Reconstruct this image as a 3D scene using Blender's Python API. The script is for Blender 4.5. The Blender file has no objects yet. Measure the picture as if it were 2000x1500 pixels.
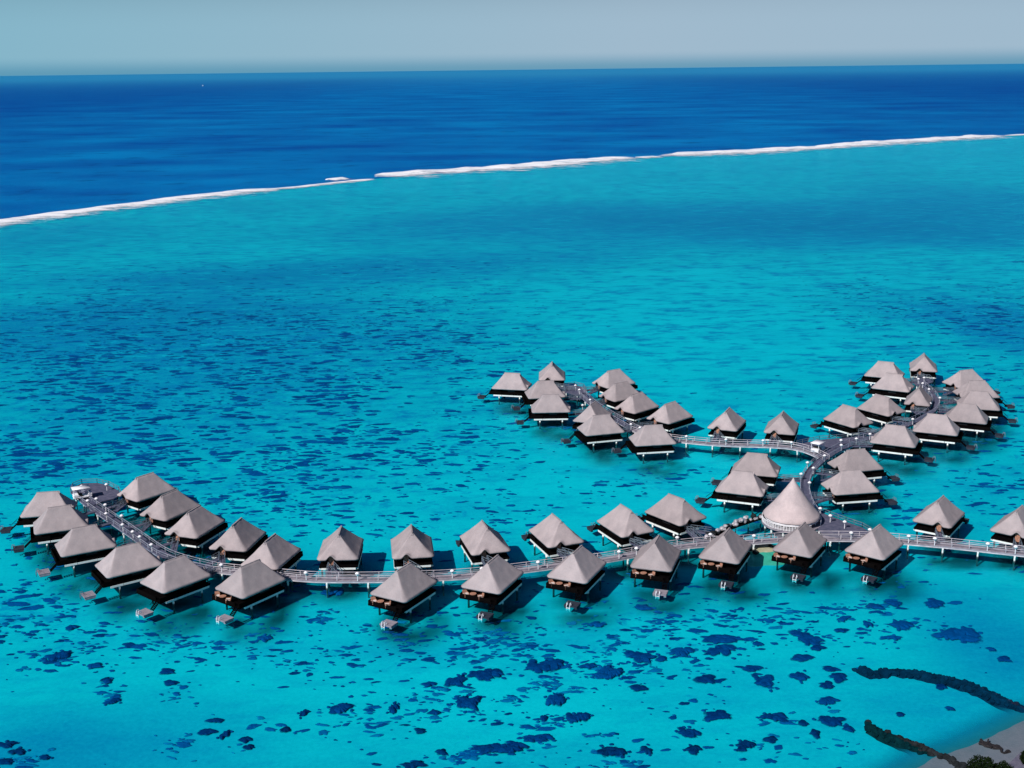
import bpy, bmesh, math, random
from mathutils import Vector, Matrix, noise
random.seed(7)
C = bpy.context.scene.collection
PI = math.pi
# ------------------------------------------------------------------ camera
F, PITCH, ROLL, HC = 2384.7, math.radians(14.49), math.radians(0.69), 95.17
_f = Vector((0, math.cos(PITCH), -math.sin(PITCH)))
_r0 = Vector((1, 0, 0)); _d0 = -_r0.cross(_f)
_r = _r0*math.cos(ROLL) + _d0*math.sin(ROLL)
_d = -_r0*math.sin(ROLL) + _d0*math.cos(ROLL)
cam = bpy.data.cameras.new('camera'); co = bpy.data.objects.new('camera', cam); C.objects.link(co)
co.matrix_world = Matrix(((_r.x, -_d.x, -_f.x, 0), (_r.y, -_d.y, -_f.y, 0), (_r.z, -_d.z, -_f.z, HC), (0, 0, 0, 1)))
cam.lens = 36*F/2000; cam.sensor_width = 36; cam.clip_start = 1; cam.clip_end = 200000
bpy.context.scene.camera = co

def at(x, y, z=0.0):
    """world point at height z seen at photo coordinate (x, y)"""
    d = _f + _r*((x-1000)/F) + _d*((y-750)/F)
    t = (z-HC)/d.z
    return Vector((0, 0, HC)) + d*t

# ------------------------------------------------------------------ world + sun
SUN_AZ, SUN_EL = math.radians(222), math.radians(40)      # compass: 0 = +Y, clockwise
w = bpy.data.worlds.new("World"); bpy.context.scene.world = w; w.use_nodes = True
nt = w.node_tree; nt.nodes.clear()
sky = nt.nodes.new('ShaderNodeTexSky'); sky.sky_type = 'NISHITA'; sky.sun_disc = False
sky.sun_elevation = SUN_EL; sky.sun_rotation = SUN_AZ
sky.air_density = 1.0; sky.dust_density = 2.5; sky.ozone_density = 1.5
bg = nt.nodes.new('ShaderNodeBackground'); bg.inputs[1].default_value = 0.05
mix = nt.nodes.new('ShaderNodeMix'); mix.data_type = 'RGBA'; mix.blend_type = 'MULTIPLY'; mix.inputs[0].default_value = 1
mix.inputs[7].default_value = (0.21, 0.47, 0.86, 1)
out = nt.nodes.new('ShaderNodeOutputWorld')
# pale haze that hangs over the horizon
tc = nt.nodes.new('ShaderNodeTexCoord'); sx = nt.nodes.new('ShaderNodeSeparateXYZ'); mr = nt.nodes.new('ShaderNodeMapRange')
nt.links.new(tc.outputs['Generated'], sx.inputs[0]); nt.links.new(sx.outputs[2], mr.inputs[0])
mr.inputs[1].default_value = .03; mr.inputs[2].default_value = .14; mr.inputs[3].default_value = 1; mr.inputs[4].default_value = 0; mr.interpolation_type = 'SMOOTHSTEP'
hz = nt.nodes.new('ShaderNodeMix'); hz.data_type = 'RGBA'
rp = nt.nodes.new('ShaderNodeMapRange'); nt.links.new(sx.outputs[0], rp.inputs[0]); rp.inputs[1].default_value = -.45; rp.inputs[2].default_value = .1
hc_ = nt.nodes.new('ShaderNodeMix'); hc_.data_type = 'RGBA'; nt.links.new(rp.outputs[0], hc_.inputs[0])
hc_.inputs[6].default_value = (4.4, 9.2, 11.6, 1); hc_.inputs[7].default_value = (7.0, 9.8, 12.2, 1)
nt.links.new(mr.outputs[0], hz.inputs[0]); nt.links.new(mix.outputs[2], hz.inputs[6]); nt.links.new(hc_.outputs[2], hz.inputs[7])
nt.links.new(sky.outputs[0], mix.inputs[6]); lo = nt.nodes.new('ShaderNodeMapRange'); nt.links.new(sx.outputs[2], lo.inputs[0]); lo.interpolation_type = 'SMOOTHSTEP'
lo.inputs[1].default_value = -.001; lo.inputs[2].default_value = .013; lo.inputs[3].default_value = .75; lo.inputs[4].default_value = 0
lm = nt.nodes.new('ShaderNodeMix'); lm.data_type = 'RGBA'; nt.links.new(lo.outputs[0], lm.inputs[0]); nt.links.new(hz.outputs[2], lm.inputs[6]); lm.inputs[7].default_value = (1.5, 5.6, 8.6, 1)
nt.links.new(lm.outputs[2], bg.inputs[0]); nt.links.new(bg.outputs[0], out.inputs[0])
sl = bpy.data.lights.new('sun', 'SUN'); sl.energy = 5.0; sl.angle = math.radians(0.5); sl.color = (1, 0.93, 0.90)
so = bpy.data.objects.new('sun', sl); C.objects.link(so)
sd = Vector((math.sin(SUN_AZ)*math.cos(SUN_EL), math.cos(SUN_AZ)*math.cos(SUN_EL), math.sin(SUN_EL)))
so.rotation_euler = sd.to_track_quat('Z', 'Y').to_euler()
vs = bpy.context.scene.view_settings
vs.view_transform = 'Standard'; vs.look = 'None'; vs.exposure = 0; vs.gamma = 1

# ------------------------------------------------------------------ materials
class NT:
    def __init__(s, name):
        s.m = bpy.data.materials.new(name); s.m.use_nodes = True; s.t = s.m.node_tree; s.t.nodes.clear()
        s.out = s.n('ShaderNodeOutputMaterial')
    def n(s, t, **k):
        o = s.t.nodes.new(t)
        for a, v in k.items(): setattr(o, a, v)
        return o
    def l(s, a, b): s.t.links.new(a, b)
    def noise(s, vec, scale, detail=3, rough=0.55, dist=0):
        o = s.n('ShaderNodeTexNoise'); o.inputs['Scale'].default_value = scale; o.inputs['Detail'].default_value = detail
        o.inputs['Roughness'].default_value = rough; o.inputs['Distortion'].default_value = dist
        if vec is not None: s.l(vec, o.inputs['Vector'])
        return o.outputs['Fac']
    def ramp(s, fac, stops):
        o = s.n('ShaderNodeValToRGB'); e = o.color_ramp.elements
        e[0].position, e[0].color = stops[0][0], (*stops[0][1], 1)
        e[1].position, e[1].color = stops[1][0], (*stops[1][1], 1)
        for p, c in stops[2:]:
            q = e.new(p); q.color = (*c, 1)
        s.l(fac, o.inputs[0]); return o.outputs[0]
    def mix(s, fac, a, b, mode='MIX'):
        o = s.n('ShaderNodeMix', data_type='RGBA', blend_type=mode)
        for i, v in ((0, fac), (6, a), (7, b)):
            if isinstance(v, (int, float)): o.inputs[i].default_value = v
            elif isinstance(v, tuple): o.inputs[i].default_value = (*v, 1)
            else: s.l(v, o.inputs[i])
        return o.outputs[2]
    def math(s, op, a, b=None):
        o = s.n('ShaderNodeMath', operation=op)
        for i, v in ((0, a), (1, b)):
            if v is None: continue
            if isinstance(v, (int, float)): o.inputs[i].default_value = v
            else: s.l(v, o.inputs[i])
        return o.outputs[0]
    def bump(s, h, strength=.3, dist=.1):
        o = s.n('ShaderNodeBump'); o.inputs['Strength'].default_value = strength; o.inputs['Distance'].default_value = dist
        s.l(h, o.inputs['Height']); return o.outputs[0]
    def princ(s, col, rough=.8, spec=.3, normal=None, metallic=0):
        o = s.n('ShaderNodeBsdfPrincipled')
        if isinstance(col, tuple): o.inputs['Base Color'].default_value = (*col, 1)
        else: s.l(col, o.inputs['Base Color'])
        o.inputs['Roughness'].default_value = rough; o.inputs['Specular IOR Level'].default_value = spec
        o.inputs['Metallic'].default_value = metallic
        if normal is not None: s.l(normal, o.inputs['Normal'])
        s.l(o.outputs[0], s.out.inputs[0]); return o

def simple(name, c1, c2, scale=1.5, rough=.8, spec=.3, bump=.2, bscale=12):
    m = NT(name); tc = m.n('ShaderNodeTexCoord').outputs['Object']
    f = m.noise(tc, scale, 4)
    col = m.ramp(f, [(.3, c1), (.7, c2)])
    nb = m.bump(m.noise(tc, bscale, 3), bump, .05) if bump else None
    m.princ(col, rough, spec, nb); return m.m

def thatch_mat(name, tint=(1, 1, 1)):
    m = NT(name); tc = m.n('ShaderNodeTexCoord').outputs['Object']
    mp = m.n('ShaderNodeMapping'); mp.inputs['Scale'].default_value = (1, 1, 3.2); m.l(tc, mp.inputs[0])
    oi = m.n('ShaderNodeObjectInfo').outputs['Random']
    big = m.noise(tc, .35, 4, .6); fine = m.noise(mp.outputs[0], 5.5, 5, .7)
    k = .92
    col = m.ramp(fine, [(.30, (.21*tint[0], .186*tint[1], .188*tint[2])), (.70, (.42*tint[0], .362*tint[1], .360*tint[2]))])
    col = m.mix(.42, col, m.ramp(big, [(.3, (.20*tint[0], .178*tint[1], .186*tint[2])), (.7, (.43*tint[0], .362*tint[1], .356*tint[2]))]))
    hs = m.n('ShaderNodeHueSaturation'); m.l(col, hs.inputs['Color'])
    m.l(m.math('ADD', m.math('MULTIPLY', oi, .24), .93), hs.inputs['Value'])
    m.princ(hs.outputs[0], .92, .15, m.bump(fine, .35, .05)); return m.m

THATCH = thatch_mat('thatch')
THATCH2 = thatch_mat('thatch_pavilion', (1.30, 1.26, 1.24))
CAP = simple('ridge_thatch', (.36, .31, .32), (.46, .40, .40))
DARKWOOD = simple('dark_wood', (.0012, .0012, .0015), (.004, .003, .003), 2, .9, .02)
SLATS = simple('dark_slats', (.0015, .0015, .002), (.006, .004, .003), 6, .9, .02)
CONC = simple('white_beam', (.66, .70, .66), (.82, .85, .80), 1.2)
LEGM = NT('white_leg')
_tc = LEGM.n('ShaderNodeTexCoord').outputs['Object']; _sx = LEGM.n('ShaderNodeSeparateXYZ'); LEGM.l(_tc, _sx.inputs[0])
_mr = LEGM.n('ShaderNodeMapRange'); LEGM.l(_sx.outputs[2], _mr.inputs[0]); _mr.inputs[1].default_value = .30; _mr.inputs[2].default_value = .62
LEGM.princ(LEGM.mix(_mr.outputs[0], (.03, .05, .05), (.78, .82, .78)), .7, .3); LEGM = LEGM.m
PLANK = simple('grey_planks', (.045, .055, .095), (.12, .115, .17), .9, .85)
SWIM = simple('swim_planks', (.010, .016, .03), (.035, .04, .055), .9, .85)
RAILD = simple('rail_dark', (.06, .10, .14), (.20, .24, .28), .7, .7)  # dark grey-blue tone for rails and ladders
PLANKL = simple('pale_planks', (.17, .155, .19), (.34, .30, .33), .9, .85)
WHITE = simple('white_paint', (.70, .70, .72), (.86, .85, .86), 2, .5)
RAILM = simple('rail_paint', (.16, .20, .28), (.42, .42, .48), .7, .6)
RAILP = simple('rail_pale', (.34, .33, .37), (.68, .62, .64), .6, .6)
TERRA = simple('terrace_timber', (.22, .085, .05), (.50, .27, .18), 5)
CUSH = simple('pale_cushion', (.5, .42, .38), (.7, .62, .56), 4)
ROCK = simple('pale_rock', (.10, .10, .12), (.62, .58, .60), 1.6, .9, .2, .6, 4)
ROCKD = simple('dark_rock', (.002, .004, .005), (.018, .022, .024), 1.2, .9, .2, .6, 3)
ROCKB = simple('wet_rock', (.002, .006, .02), (.006, .024, .06), .9, .9, .2, .6, 3)
BLACK = simple('black_rubber', (.01, .01, .012), (.02, .02, .022), 3)
LEAF = simple('leaf', (.0025, .006, .002), (.010, .022, .005), 1.2, .7, .05)
BARK = simple('bark', (.008, .008, .010), (.03, .025, .025), 4)
FOAM = NT('foam'); _t = FOAM.n('ShaderNodeTexCoord').outputs['Object']
_mp = FOAM.n('ShaderNodeMapping'); _mp.inputs['Scale'].default_value = (.03, .09, .3); FOAM.l(_t, _mp.inputs[0])
_fn = FOAM.noise(_mp.outputs[0], 1, 6, .7)
_p = FOAM.princ(FOAM.ramp(_fn, [(.32, (.52, .60, .66)), (.46, (.76, .78, .80)), (.58, (.90, .90, .90))]), .8, .2)
_va = FOAM.n('ShaderNodeVertexColor', layer_name='edge'); _sp = FOAM.n('ShaderNodeSeparateColor'); FOAM.l(_va.outputs[0], _sp.inputs[0])
_mq = FOAM.n('ShaderNodeMapping'); _mq.inputs['Scale'].default_value = (.05, .11, .3); FOAM.l(_t, _mq.inputs[0])
_e = FOAM.math('ADD', _sp.outputs[0], FOAM.math('MULTIPLY', FOAM.math('SUBTRACT', FOAM.noise(_mq.outputs[0], 1, 6, .75), .5), 2.4))
_al = FOAM.math('MULTIPLY', FOAM.math('SUBTRACT', _e, .24), 1.7); _al.node.use_clamp = True
_tr = FOAM.n('ShaderNodeBsdfTransparent'); _ms = FOAM.n('ShaderNodeMixShader'); FOAM.l(_al, _ms.inputs[0]); FOAM.l(_tr.outputs[0], _ms.inputs[1]); FOAM.l(_p.outputs[0], _ms.inputs[2]); FOAM.l(_ms.outputs[0], FOAM.out.inputs[0])
FOAM = FOAM.m

# ------------------------------------------------------------------ helpers
def link(name, me, mat, parent=None):
    o = bpy.data.objects.new(name, me); C.objects.link(o)
    if mat is not None: me.materials.append(mat)
    if parent is not None: o.parent = parent
    return o
def obj(name, bm, mat, parent=None, smooth=False):
    me = bpy.data.meshes.new(name); bm.normal_update(); bm.to_mesh(me); bm.free()
    if smooth:
        for p in me.polygons: p.use_smooth = True
    return link(name, me, mat, parent)
def tag(o, label=None, cat=None, group=None, kind=None):
    for k, v in (('label', label), ('category', cat), ('group', group), ('kind', kind)):
        if v: o[k] = v
    return o
def thing(name, label, cat, loc=(0, 0, 0), rz=0, group=None):
    o = bpy.data.objects.new(name, None); C.objects.link(o); o.location = loc; o.rotation_euler = (0, 0, rz)
    o.empty_display_size = .5
    return tag(o, label, cat, group)
def box(bm, x0, x1, y0, y1, z0, z1, M=None):
    vs = [bm.verts.new(Vector(p) if M is None else M @ Vector(p)) for p in
          ((x0, y0, z0), (x1, y0, z0), (x1, y1, z0), (x0, y1, z0), (x0, y0, z1), (x1, y0, z1), (x1, y1, z1), (x0, y1, z1))]
    for f in ((3, 2, 1, 0), (4, 5, 6, 7), (0, 1, 5, 4), (1, 2, 6, 5), (2, 3, 7, 6), (3, 0, 4, 7)): bm.faces.new([vs[i] for i in f])
def bar(bm, a, b, w, h=None):
    a = Vector(a); b = Vector(b); h = h or w; d = b-a; L = d.length
    if L < 1e-6: return
    d /= L; up = Vector((0, 0, 1)) if abs(d.z) < .95 else Vector((1, 0, 0))
    s = d.cross(up).normalized(); u = s.cross(d)
    vs = [bm.verts.new(p + s*(sx*w/2) + u*(sz*h/2)) for p in (a, b) for sx, sz in ((-1, -1), (1, -1), (1, 1), (-1, 1))]
    for f in ((0, 1, 2, 3), (7, 6, 5, 4), (1, 0, 4, 5), (2, 1, 5, 6), (3, 2, 6, 7), (0, 3, 7, 4)): bm.faces.new([vs[i] for i in f])
def cyl(bm, x, y, z0, z1, r0, r1=None, n=10, cap=True):
    r1 = r0 if r1 is None else r1
    a = [bm.verts.new((x+r0*math.cos(2*PI*i/n), y+r0*math.sin(2*PI*i/n), z0)) for i in range(n)]
    b = [bm.verts.new((x+r1*math.cos(2*PI*i/n), y+r1*math.sin(2*PI*i/n), z1)) for i in range(n)]
    for i in range(n): bm.faces.new((a[i], a[(i+1) % n], b[(i+1) % n], b[i]))
    if cap: bm.faces.new(b); bm.faces.new(a[::-1])
def lathe(bm, prof, n=24, cx=0, cy=0):
    rings = [[bm.verts.new((cx+r*math.cos(2*PI*i/n), cy+r*math.sin(2*PI*i/n), z)) for i in range(n)] for r, z in prof]
    for a, b in zip(rings, rings[1:]):
        for i in range(n): bm.faces.new((a[i], a[(i+1) % n], b[(i+1) % n], b[i]))
    return rings
def copy_tree(o, parent=None):
    c = o.copy(); C.objects.link(c); c.parent = parent
    for ch in o.children: copy_tree(ch, c)
    return c
def rock_bm(r, seed, sub=2, flat=.7):
    bm = bmesh.new(); bmesh.ops.create_icosphere(bm, subdivisions=sub, radius=r)
    for v in bm.verts:
        n = noise.noise(v.co*(1.3/r)+Vector((seed*7.1, seed*3.3, 0)))*.45*r + noise.noise(v.co*(3/r)+Vector((seed, 0, seed)))*.15*r
        v.co += v.co.normalized()*n; v.co.z *= flat
    return bm

# ------------------------------------------------------------------ the sea
REEF_PX = [(-300, 470), (0, 437), (130, 418), (270, 400), (400, 383), (560, 368), (730, 349), (870, 337), (1000, 330), (1120, 319), (1250, 308), (1500, 296), (1750, 279), (1975, 265), (2300, 246)]
REEF = [at(x, y) for x, y in REEF_PX]
_a, _b = REEF[0], REEF[1]; REEF = [_a + (_a-_b)*3] + REEF + [REEF[-1] + (REEF[-1]-REEF[-2])*2]
def resample(pts, step):
    out = [pts[0].copy()]; acc = 0
    for a, b in zip(pts, pts[1:]):
        L = (b-a).length; n = max(1, int(L/step))
        for i in range(1, n+1): out.append(a.lerp(b, i/n))
    return out
RL = resample(REEF, 14)
for _ in range(6):
    RL = [RL[0]] + [(RL[i-1]+RL[i]*2+RL[i+1])/4 for i in range(1, len(RL)-1)] + [RL[-1]]

def water_surface():
    m = NT('lagoon_water'); g = m.n('ShaderNodeNewGeometry').outputs['Position']
    mp = m.n('ShaderNodeMapping'); mp.inputs['Scale'].default_value = (.7, 1.1, 1); m.l(g, mp.inputs[0])
    b1 = m.noise(mp.outputs[0], .9, 4, .6); b2 = m.noise(g, .16, 3, .6, .5)
    h = m.math('ADD', b1, m.math('MULTIPLY', b2, 1.4))
    bn = m.bump(h, .55, .22)
    gl = m.n('ShaderNodeBsdfGlossy'); gl.inputs['Roughness'].default_value = .07; m.l(bn, gl.inputs['Normal'])
    gl.inputs['Color'].default_value = (.12, .70, 1, 1)
    tr = m.n('ShaderNodeBsdfTransparent'); tr.inputs[0].default_value = (.32, .965, .985, 1)
    fr = m.n('ShaderNodeLayerWeight'); fr.inputs[0].default_value = .5
    sch = m.math('ADD', m.math('MULTIPLY', m.math('POWER', fr.outputs['Facing'], 5), .98), .02)
    ms = m.n('ShaderNodeMixShader'); m.l(m.math('MULTIPLY', sch, .70), ms.inputs[0])
    m.l(tr.outputs[0], ms.inputs[1]); m.l(gl.outputs[0], ms.inputs[2]); m.l(ms.outputs[0], m.out.inputs[0])
    return m.m
bm = bmesh.new()
far = [bm.verts.new((p.x, p.y, 0)) for p in RL]; near = [bm.verts.new((p.x*.9, min(60, p.y-50), 0)) for p in RL]
for i in range(len(RL)-1): bm.faces.new((near[i], near[i+1], far[i+1], far[i]))
tag(obj('lagoon_water', bm, water_surface()), kind='structure')

# deep ocean outside the reef: one opaque sheet to the horizon
m = NT('ocean'); g = m.n('ShaderNodeNewGeometry').outputs['Position']
mp = m.n('ShaderNodeMapping'); mp.inputs['Scale'].default_value = (.0042, .0062, 1); mp.inputs['Rotation'].default_value = (0, 0, .25); m.l(g, mp.inputs[0])
mp2 = m.n('ShaderNodeMapping'); mp2.inputs['Scale'].default_value = (.022, .034, 1); mp2.inputs['Rotation'].default_value = (0, 0, -.1); m.l(g, mp2.inputs[0])
mp3 = m.n('ShaderNodeMapping'); mp3.inputs['Scale'].default_value = (.0004, .0004, 1); m.l(g, mp3.inputs[0])
c = m.ramp(m.noise(mp.outputs[0], 1, 5, .6), [(.33, (.0005, .075, .30)), (.67, (.0005, .185, .45))])
st = m.noise(mp2.outputs[0], 1, 4, .6)
c = m.mix(m.ramp(st, [(.58, (0, 0, 0)), (.70, (.65, .65, .65))]), c, (.001, .035, .17))
gx = m.n('ShaderNodeSeparateXYZ'); m.l(g, gx.inputs[0])
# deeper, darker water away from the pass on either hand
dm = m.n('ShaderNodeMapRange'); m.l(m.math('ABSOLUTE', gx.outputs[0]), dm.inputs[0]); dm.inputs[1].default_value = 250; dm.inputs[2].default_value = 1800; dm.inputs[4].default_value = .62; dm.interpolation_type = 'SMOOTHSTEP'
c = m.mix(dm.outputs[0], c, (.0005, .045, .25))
# the sea beyond grows paler with true distance from the shore (haze painted into its colour)
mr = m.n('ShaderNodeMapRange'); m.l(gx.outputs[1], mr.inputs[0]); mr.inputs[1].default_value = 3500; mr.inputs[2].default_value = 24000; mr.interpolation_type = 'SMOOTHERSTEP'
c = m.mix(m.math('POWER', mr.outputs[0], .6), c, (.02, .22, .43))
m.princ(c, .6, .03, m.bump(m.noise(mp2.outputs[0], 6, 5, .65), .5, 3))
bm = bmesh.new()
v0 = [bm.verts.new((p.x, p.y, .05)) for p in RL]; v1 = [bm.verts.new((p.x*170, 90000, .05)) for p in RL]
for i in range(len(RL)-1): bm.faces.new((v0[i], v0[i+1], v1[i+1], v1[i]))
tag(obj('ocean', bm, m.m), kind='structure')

# lagoon bed: depth / coral cover zones stored on the mesh, (photo place, size in photo px, coral density, darkness)
ZONES = [  # x, y, rx, ry, coral, dark
    (230, 790, 420, 150, .75, .26), (500, 700, 380, 90, .6, .26), (60, 640, 260, 80, .7, .50), (820, 660, 260, 90, .5, .20), (450, 600, 420, 45, .4, .50),
    (150, 880, 300, 60, .7, .12), (620, 860, 260, 70, .55, .05), (900, 850, 160, 60, .55, .05), (400, 540, 420, 22, .15, .55), (800, 510, 400, 26, .1, .55),
    (1250, 420, 450, 40, .15, .55), (1650, 440, 420, 45, .15, .62), (1900, 390, 300, 60, .1, .5), (800, 440, 400, 30, .1, .32), (500, 395, 300, 14, .05, .2),
    (1880, 600, 260, 50, .85, .45), (1990, 650, 120, 60, .7, .4), (1750, 700, 200, 40, .2, .1), (1950, 760, 100, 60, .4, .2), (60, 460, 200, 40, .1, .45), (80, 560, 200, 25, .1, -.1),
    (1850, 980, 200, 60, .65, .12), (1950, 880, 120, 60, .4, .15), (1750, 1150, 220, 40, .25, .12), (950, 1240, 420, 45, .55, 0), (250, 1220, 260, 50, .5, 0), (30, 1180, 120, 60, .8, .05),
    (1350, 1190, 260, 40, .35, 0), (620, 970, 260, 50, .55, .03), (950, 980, 260, 50, .35, 0), (1300, 930, 150, 40, .35, 0), (950, 1130, 500, 40, .1, .28),
    (1150, 1330, 320, 50, .12, 0), (500, 1400, 260, 60, .08, 0), (1300, 560, 330, 50, -.2, -.20), (1450, 660, 260, 60, -.3, -.16), (1700, 500, 400, 22, -.1, -.1),
    (250, 1440, 330, 100, -.5, .32), (1900, 1400, 200, 120, -.3, .30), (1980, 1250, 160, 120, 0, .55), (60, 1450, 160, 90, 0, .40), (1000, 1490, 800, 60, 0, .28), (1100, 1050, 700, 40, .05, .10)]
HUTS = {
'L1': (-101.1, 251.0, 260, -1, 'farthest thatched hut of the outer left row, beside the jetty end with the golf cart'),
'L2': (-95.3, 241.8, 248, -1, 'second farthest thatched hut of the outer left row, over a blue swim deck'),
'L3': (-86.1, 229.9, 241, -1, 'third farthest thatched hut of the outer row on the left jetty'),
'L4': (-74.3, 219.6, 235, -1, 'fourth farthest thatched hut of the outer row on the left jetty'),
'L5': (-63.4, 212.6, 221, -1, 'thatched hut left of the near corner hut where the left jetty bends'),
'L6': (-48.8, 209.9, 217, -1, 'near corner hut at the foot of the left jetty, chairs on its terrace'),
'R1': (-83.0, 261.8, 38, -1, 'farthest thatched hut of the inner left row, touching the round turning deck'),
'R2': (-74.3, 249.7, 30, -1, 'second farthest thatched hut of the inner left row, facing the jetty'),
'R3': (-66.4, 239.3, 20, -1, 'middle thatched hut of the inner left row, its right roof face shaded'),
'R4': (-55.8, 231.6, 12, -1, 'second nearest thatched hut of the inner left row, dark bluish right roof face'),
'R5': (-47.4, 222.6, 16, -1, 'thatched hut half hidden right behind the near corner hut of the left jetty'),
'B1': (-34.3, 226.2, -1, -1, 'leftmost lone hut behind the long front boardwalk, right roof face dark'),
'B2': (-20.2, 226.6, 353, -1, 'second hut from the left behind the long front boardwalk'),
'B3': (-5.8, 228.5, 345, -1, 'third hut from the left behind the long front boardwalk'),
'B4': (8.6, 232.0, 339, -1, 'fourth hut from the left behind the long front boardwalk'),
'C1': (23.1, 237.1, 335, -1, 'fifth hut from the left behind the long front boardwalk'),
'C2': (34.3, 243.3, 323, -1, 'hut behind the front boardwalk nearest the arc of pale boulders'),
'F1': (-20.2, 207.4, 210, -1, 'leftmost hut in front of the long boardwalk, brown chairs on its terrace'),
'F2': (-4.0, 210.5, 205, -1, 'second hut from the left in front of the long boardwalk'),
'F3': (11.9, 214.7, 205, -1, 'third hut from the left in front of the long boardwalk'),
'F4': (27.4, 219.4, 198, -1, 'middle hut of the front row, above the palest swim deck'),
'F5': (41.4, 222.9, 205, -1, 'front row hut just left of the small sand islet'),
'F6': (56.6, 225.6, 211, -1, 'front row hut overlapping the foot of the conical pavilion'),
'F7': (70.8, 224.0, 218, -1, 'rightmost hut of the front row, beside the sloping deck'),
'G1': (89.0, 240.1, 35, 1, 'lone thatched hut behind the right end of the boardwalk'),
'G2': (102.9, 233.8, 38, 1, 'thatched hut behind the boardwalk, cut by the right edge'),
'S2': (80.9, 274.3, 77, 1, 'upper of the two overlapping huts right of the curved boardwalk'),
'S1': (75.5, 259.0, 81, 1, 'lower of the two overlapping huts right of the curved boardwalk'),
'N1': (51.4, 259.3, 292, -1, 'lower of the two overlapping huts left of the pavilion peak'),
'N2': (57.0, 272.2, 288, -1, 'upper of the two overlapping huts left of the pavilion peak'),
'E1': (56.8, 310.1, 24, -1, 'left one of the two lone huts on the pale upper boardwalk'),
'E2': (70.4, 306.0, 19, -1, 'right one of the two lone huts on the pale upper boardwalk'),
'E3': (89.4, 312.0, 326, -1, 'hut just above the triangular hub deck, leftmost of the far right cluster'),
'E4': (101.2, 322.3, 324, -1, 'hut right behind the one above the hub deck in the far right cluster'),
'E5': (114.2, 330.8, 23, -1, 'small roofed hut hugging the inside of the curved boardwalk ring'),
'E6': (128.5, 370.1, 16, -1, 'farthest pointed hut at the top of the far right cluster'),
'E7': (113.8, 361.4, 297, -1, 'upper left hut of the far right cluster, partly behind its neighbour'),
'E8': (111.8, 346.4, 300, -1, 'hut in front of the upper left hut of the far right cluster'),
'E9': (96.2, 293.7, 116, 1, 'nearest hut of the far right cluster, right of the hub deck'),
'E10': (109.9, 303.1, 115, 1, 'second nearest hut on the lower right side of the far right cluster'),
'E11': (121.2, 313.0, 115, 1, 'third hut up the right side of the far right cluster'),
'E12': (129.0, 325.5, 107, 1, 'fourth hut up the right side of the far right cluster'),
'E14': (132.8, 337.2, 88, 1, 'fifth hut up the right side, roof between two overlapping roofs'),
'E13': (134.3, 349.9, 70, 1, 'topmost hut on the right side of the far right cluster'),
'H1': (0.0, 352.9, 283, -1, 'leftmost hut of the far left cluster, standing a little apart'),
'H2': (12.4, 364.7, 2, -1, 'farthest pointed hut at the top of the far left cluster'),
'H3': (9.6, 343.0, 262, -1, 'hut below the pointed farthest hut, its eave behind another roof'),
'H4': (10.7, 327.6, 269, -1, 'hut on two white legs at the lower left of the far left cluster'),
'H9': (21.8, 318.2, 203, -1, 'hut with a pointed peak mostly hidden behind a roof beside the cluster boardwalk'),
'H9b': (23.1, 306.4, 255, 1, 'second nearest hut of the far left cluster, dark swim deck at left'),
'H10': (35.5, 296.5, 262, 1, 'nearest hut of the far left cluster at the end of the pale boardwalk'),
'H5': (30.6, 355.2, 57, -1, 'topmost hut on the right side of the far left cluster'),
'H6': (31.4, 340.1, 57, -1, 'second hut down the right side of the far left cluster'),
'H7': (34.7, 327.7, 47, -1, 'third hut down the right side of the far left cluster'),
'H8': (42.6, 317.5, 46, -1, 'lowest hut on the right side of the far left cluster'),
}
ZW = []
for x, y, rx, ry, cd, dk in ZONES:
    p = at(x, y); ZW.append((p.x, p.y, (at(x+rx, y)-p).length, (at(x, y-ry).y-at(x, y+ry).y)/2, cd, dk))
def zone(x, y):
    cd, dk = .10, 0
    for zx, zy, rx, ry, a, b in ZW:
        u = ((x-zx)/rx)**2 + ((y-zy)/ry)**2
        if u < 6:
            e = math.exp(-u); cd += a*e; dk += b*e
    return max(0, min(1, cd)), dk
# shade and dark reflections of the huts and rows, painted into the bed colour
BED_SHADE = [(v[0]+1.6-v[0]*.012, v[1]-6.0, 6.4, 8.6, 1.0) for v in HUTS.values()]
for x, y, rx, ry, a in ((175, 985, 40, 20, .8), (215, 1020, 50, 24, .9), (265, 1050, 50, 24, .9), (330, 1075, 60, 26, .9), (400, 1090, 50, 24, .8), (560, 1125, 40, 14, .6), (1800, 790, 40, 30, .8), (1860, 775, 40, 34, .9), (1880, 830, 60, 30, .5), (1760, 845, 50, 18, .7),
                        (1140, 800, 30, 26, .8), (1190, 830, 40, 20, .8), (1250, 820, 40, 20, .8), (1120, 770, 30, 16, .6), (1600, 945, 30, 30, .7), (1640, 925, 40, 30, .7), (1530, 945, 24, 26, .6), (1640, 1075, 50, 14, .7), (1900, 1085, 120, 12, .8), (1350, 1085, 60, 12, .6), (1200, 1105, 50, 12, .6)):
    p = at(x, y); BED_SHADE.append((p.x, p.y, (at(x+rx, y)-p).length, (at(x, y-ry).y-at(x, y+ry).y)/2, a))
def bed_shade(x, y):
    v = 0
    for ax, ay, rx, ry, a in BED_SHADE:
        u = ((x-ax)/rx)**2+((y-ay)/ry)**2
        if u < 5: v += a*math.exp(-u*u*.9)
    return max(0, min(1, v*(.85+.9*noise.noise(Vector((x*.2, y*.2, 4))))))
def reef_y(x):
    if x <= RL[0].x: return RL[0].y
    for a, b in zip(RL[::6], RL[6::6]):
        if a.x <= x <= b.x: return a.y+(b.y-a.y)*(x-a.x)/max(1e-6, b.x-a.x)
    return RL[-1].y
ys = [110]
while ys[-1] < 2600: ys.append(ys[-1]*1.012)
me_v, me_f, att = [], [], []
NX = 220
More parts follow.
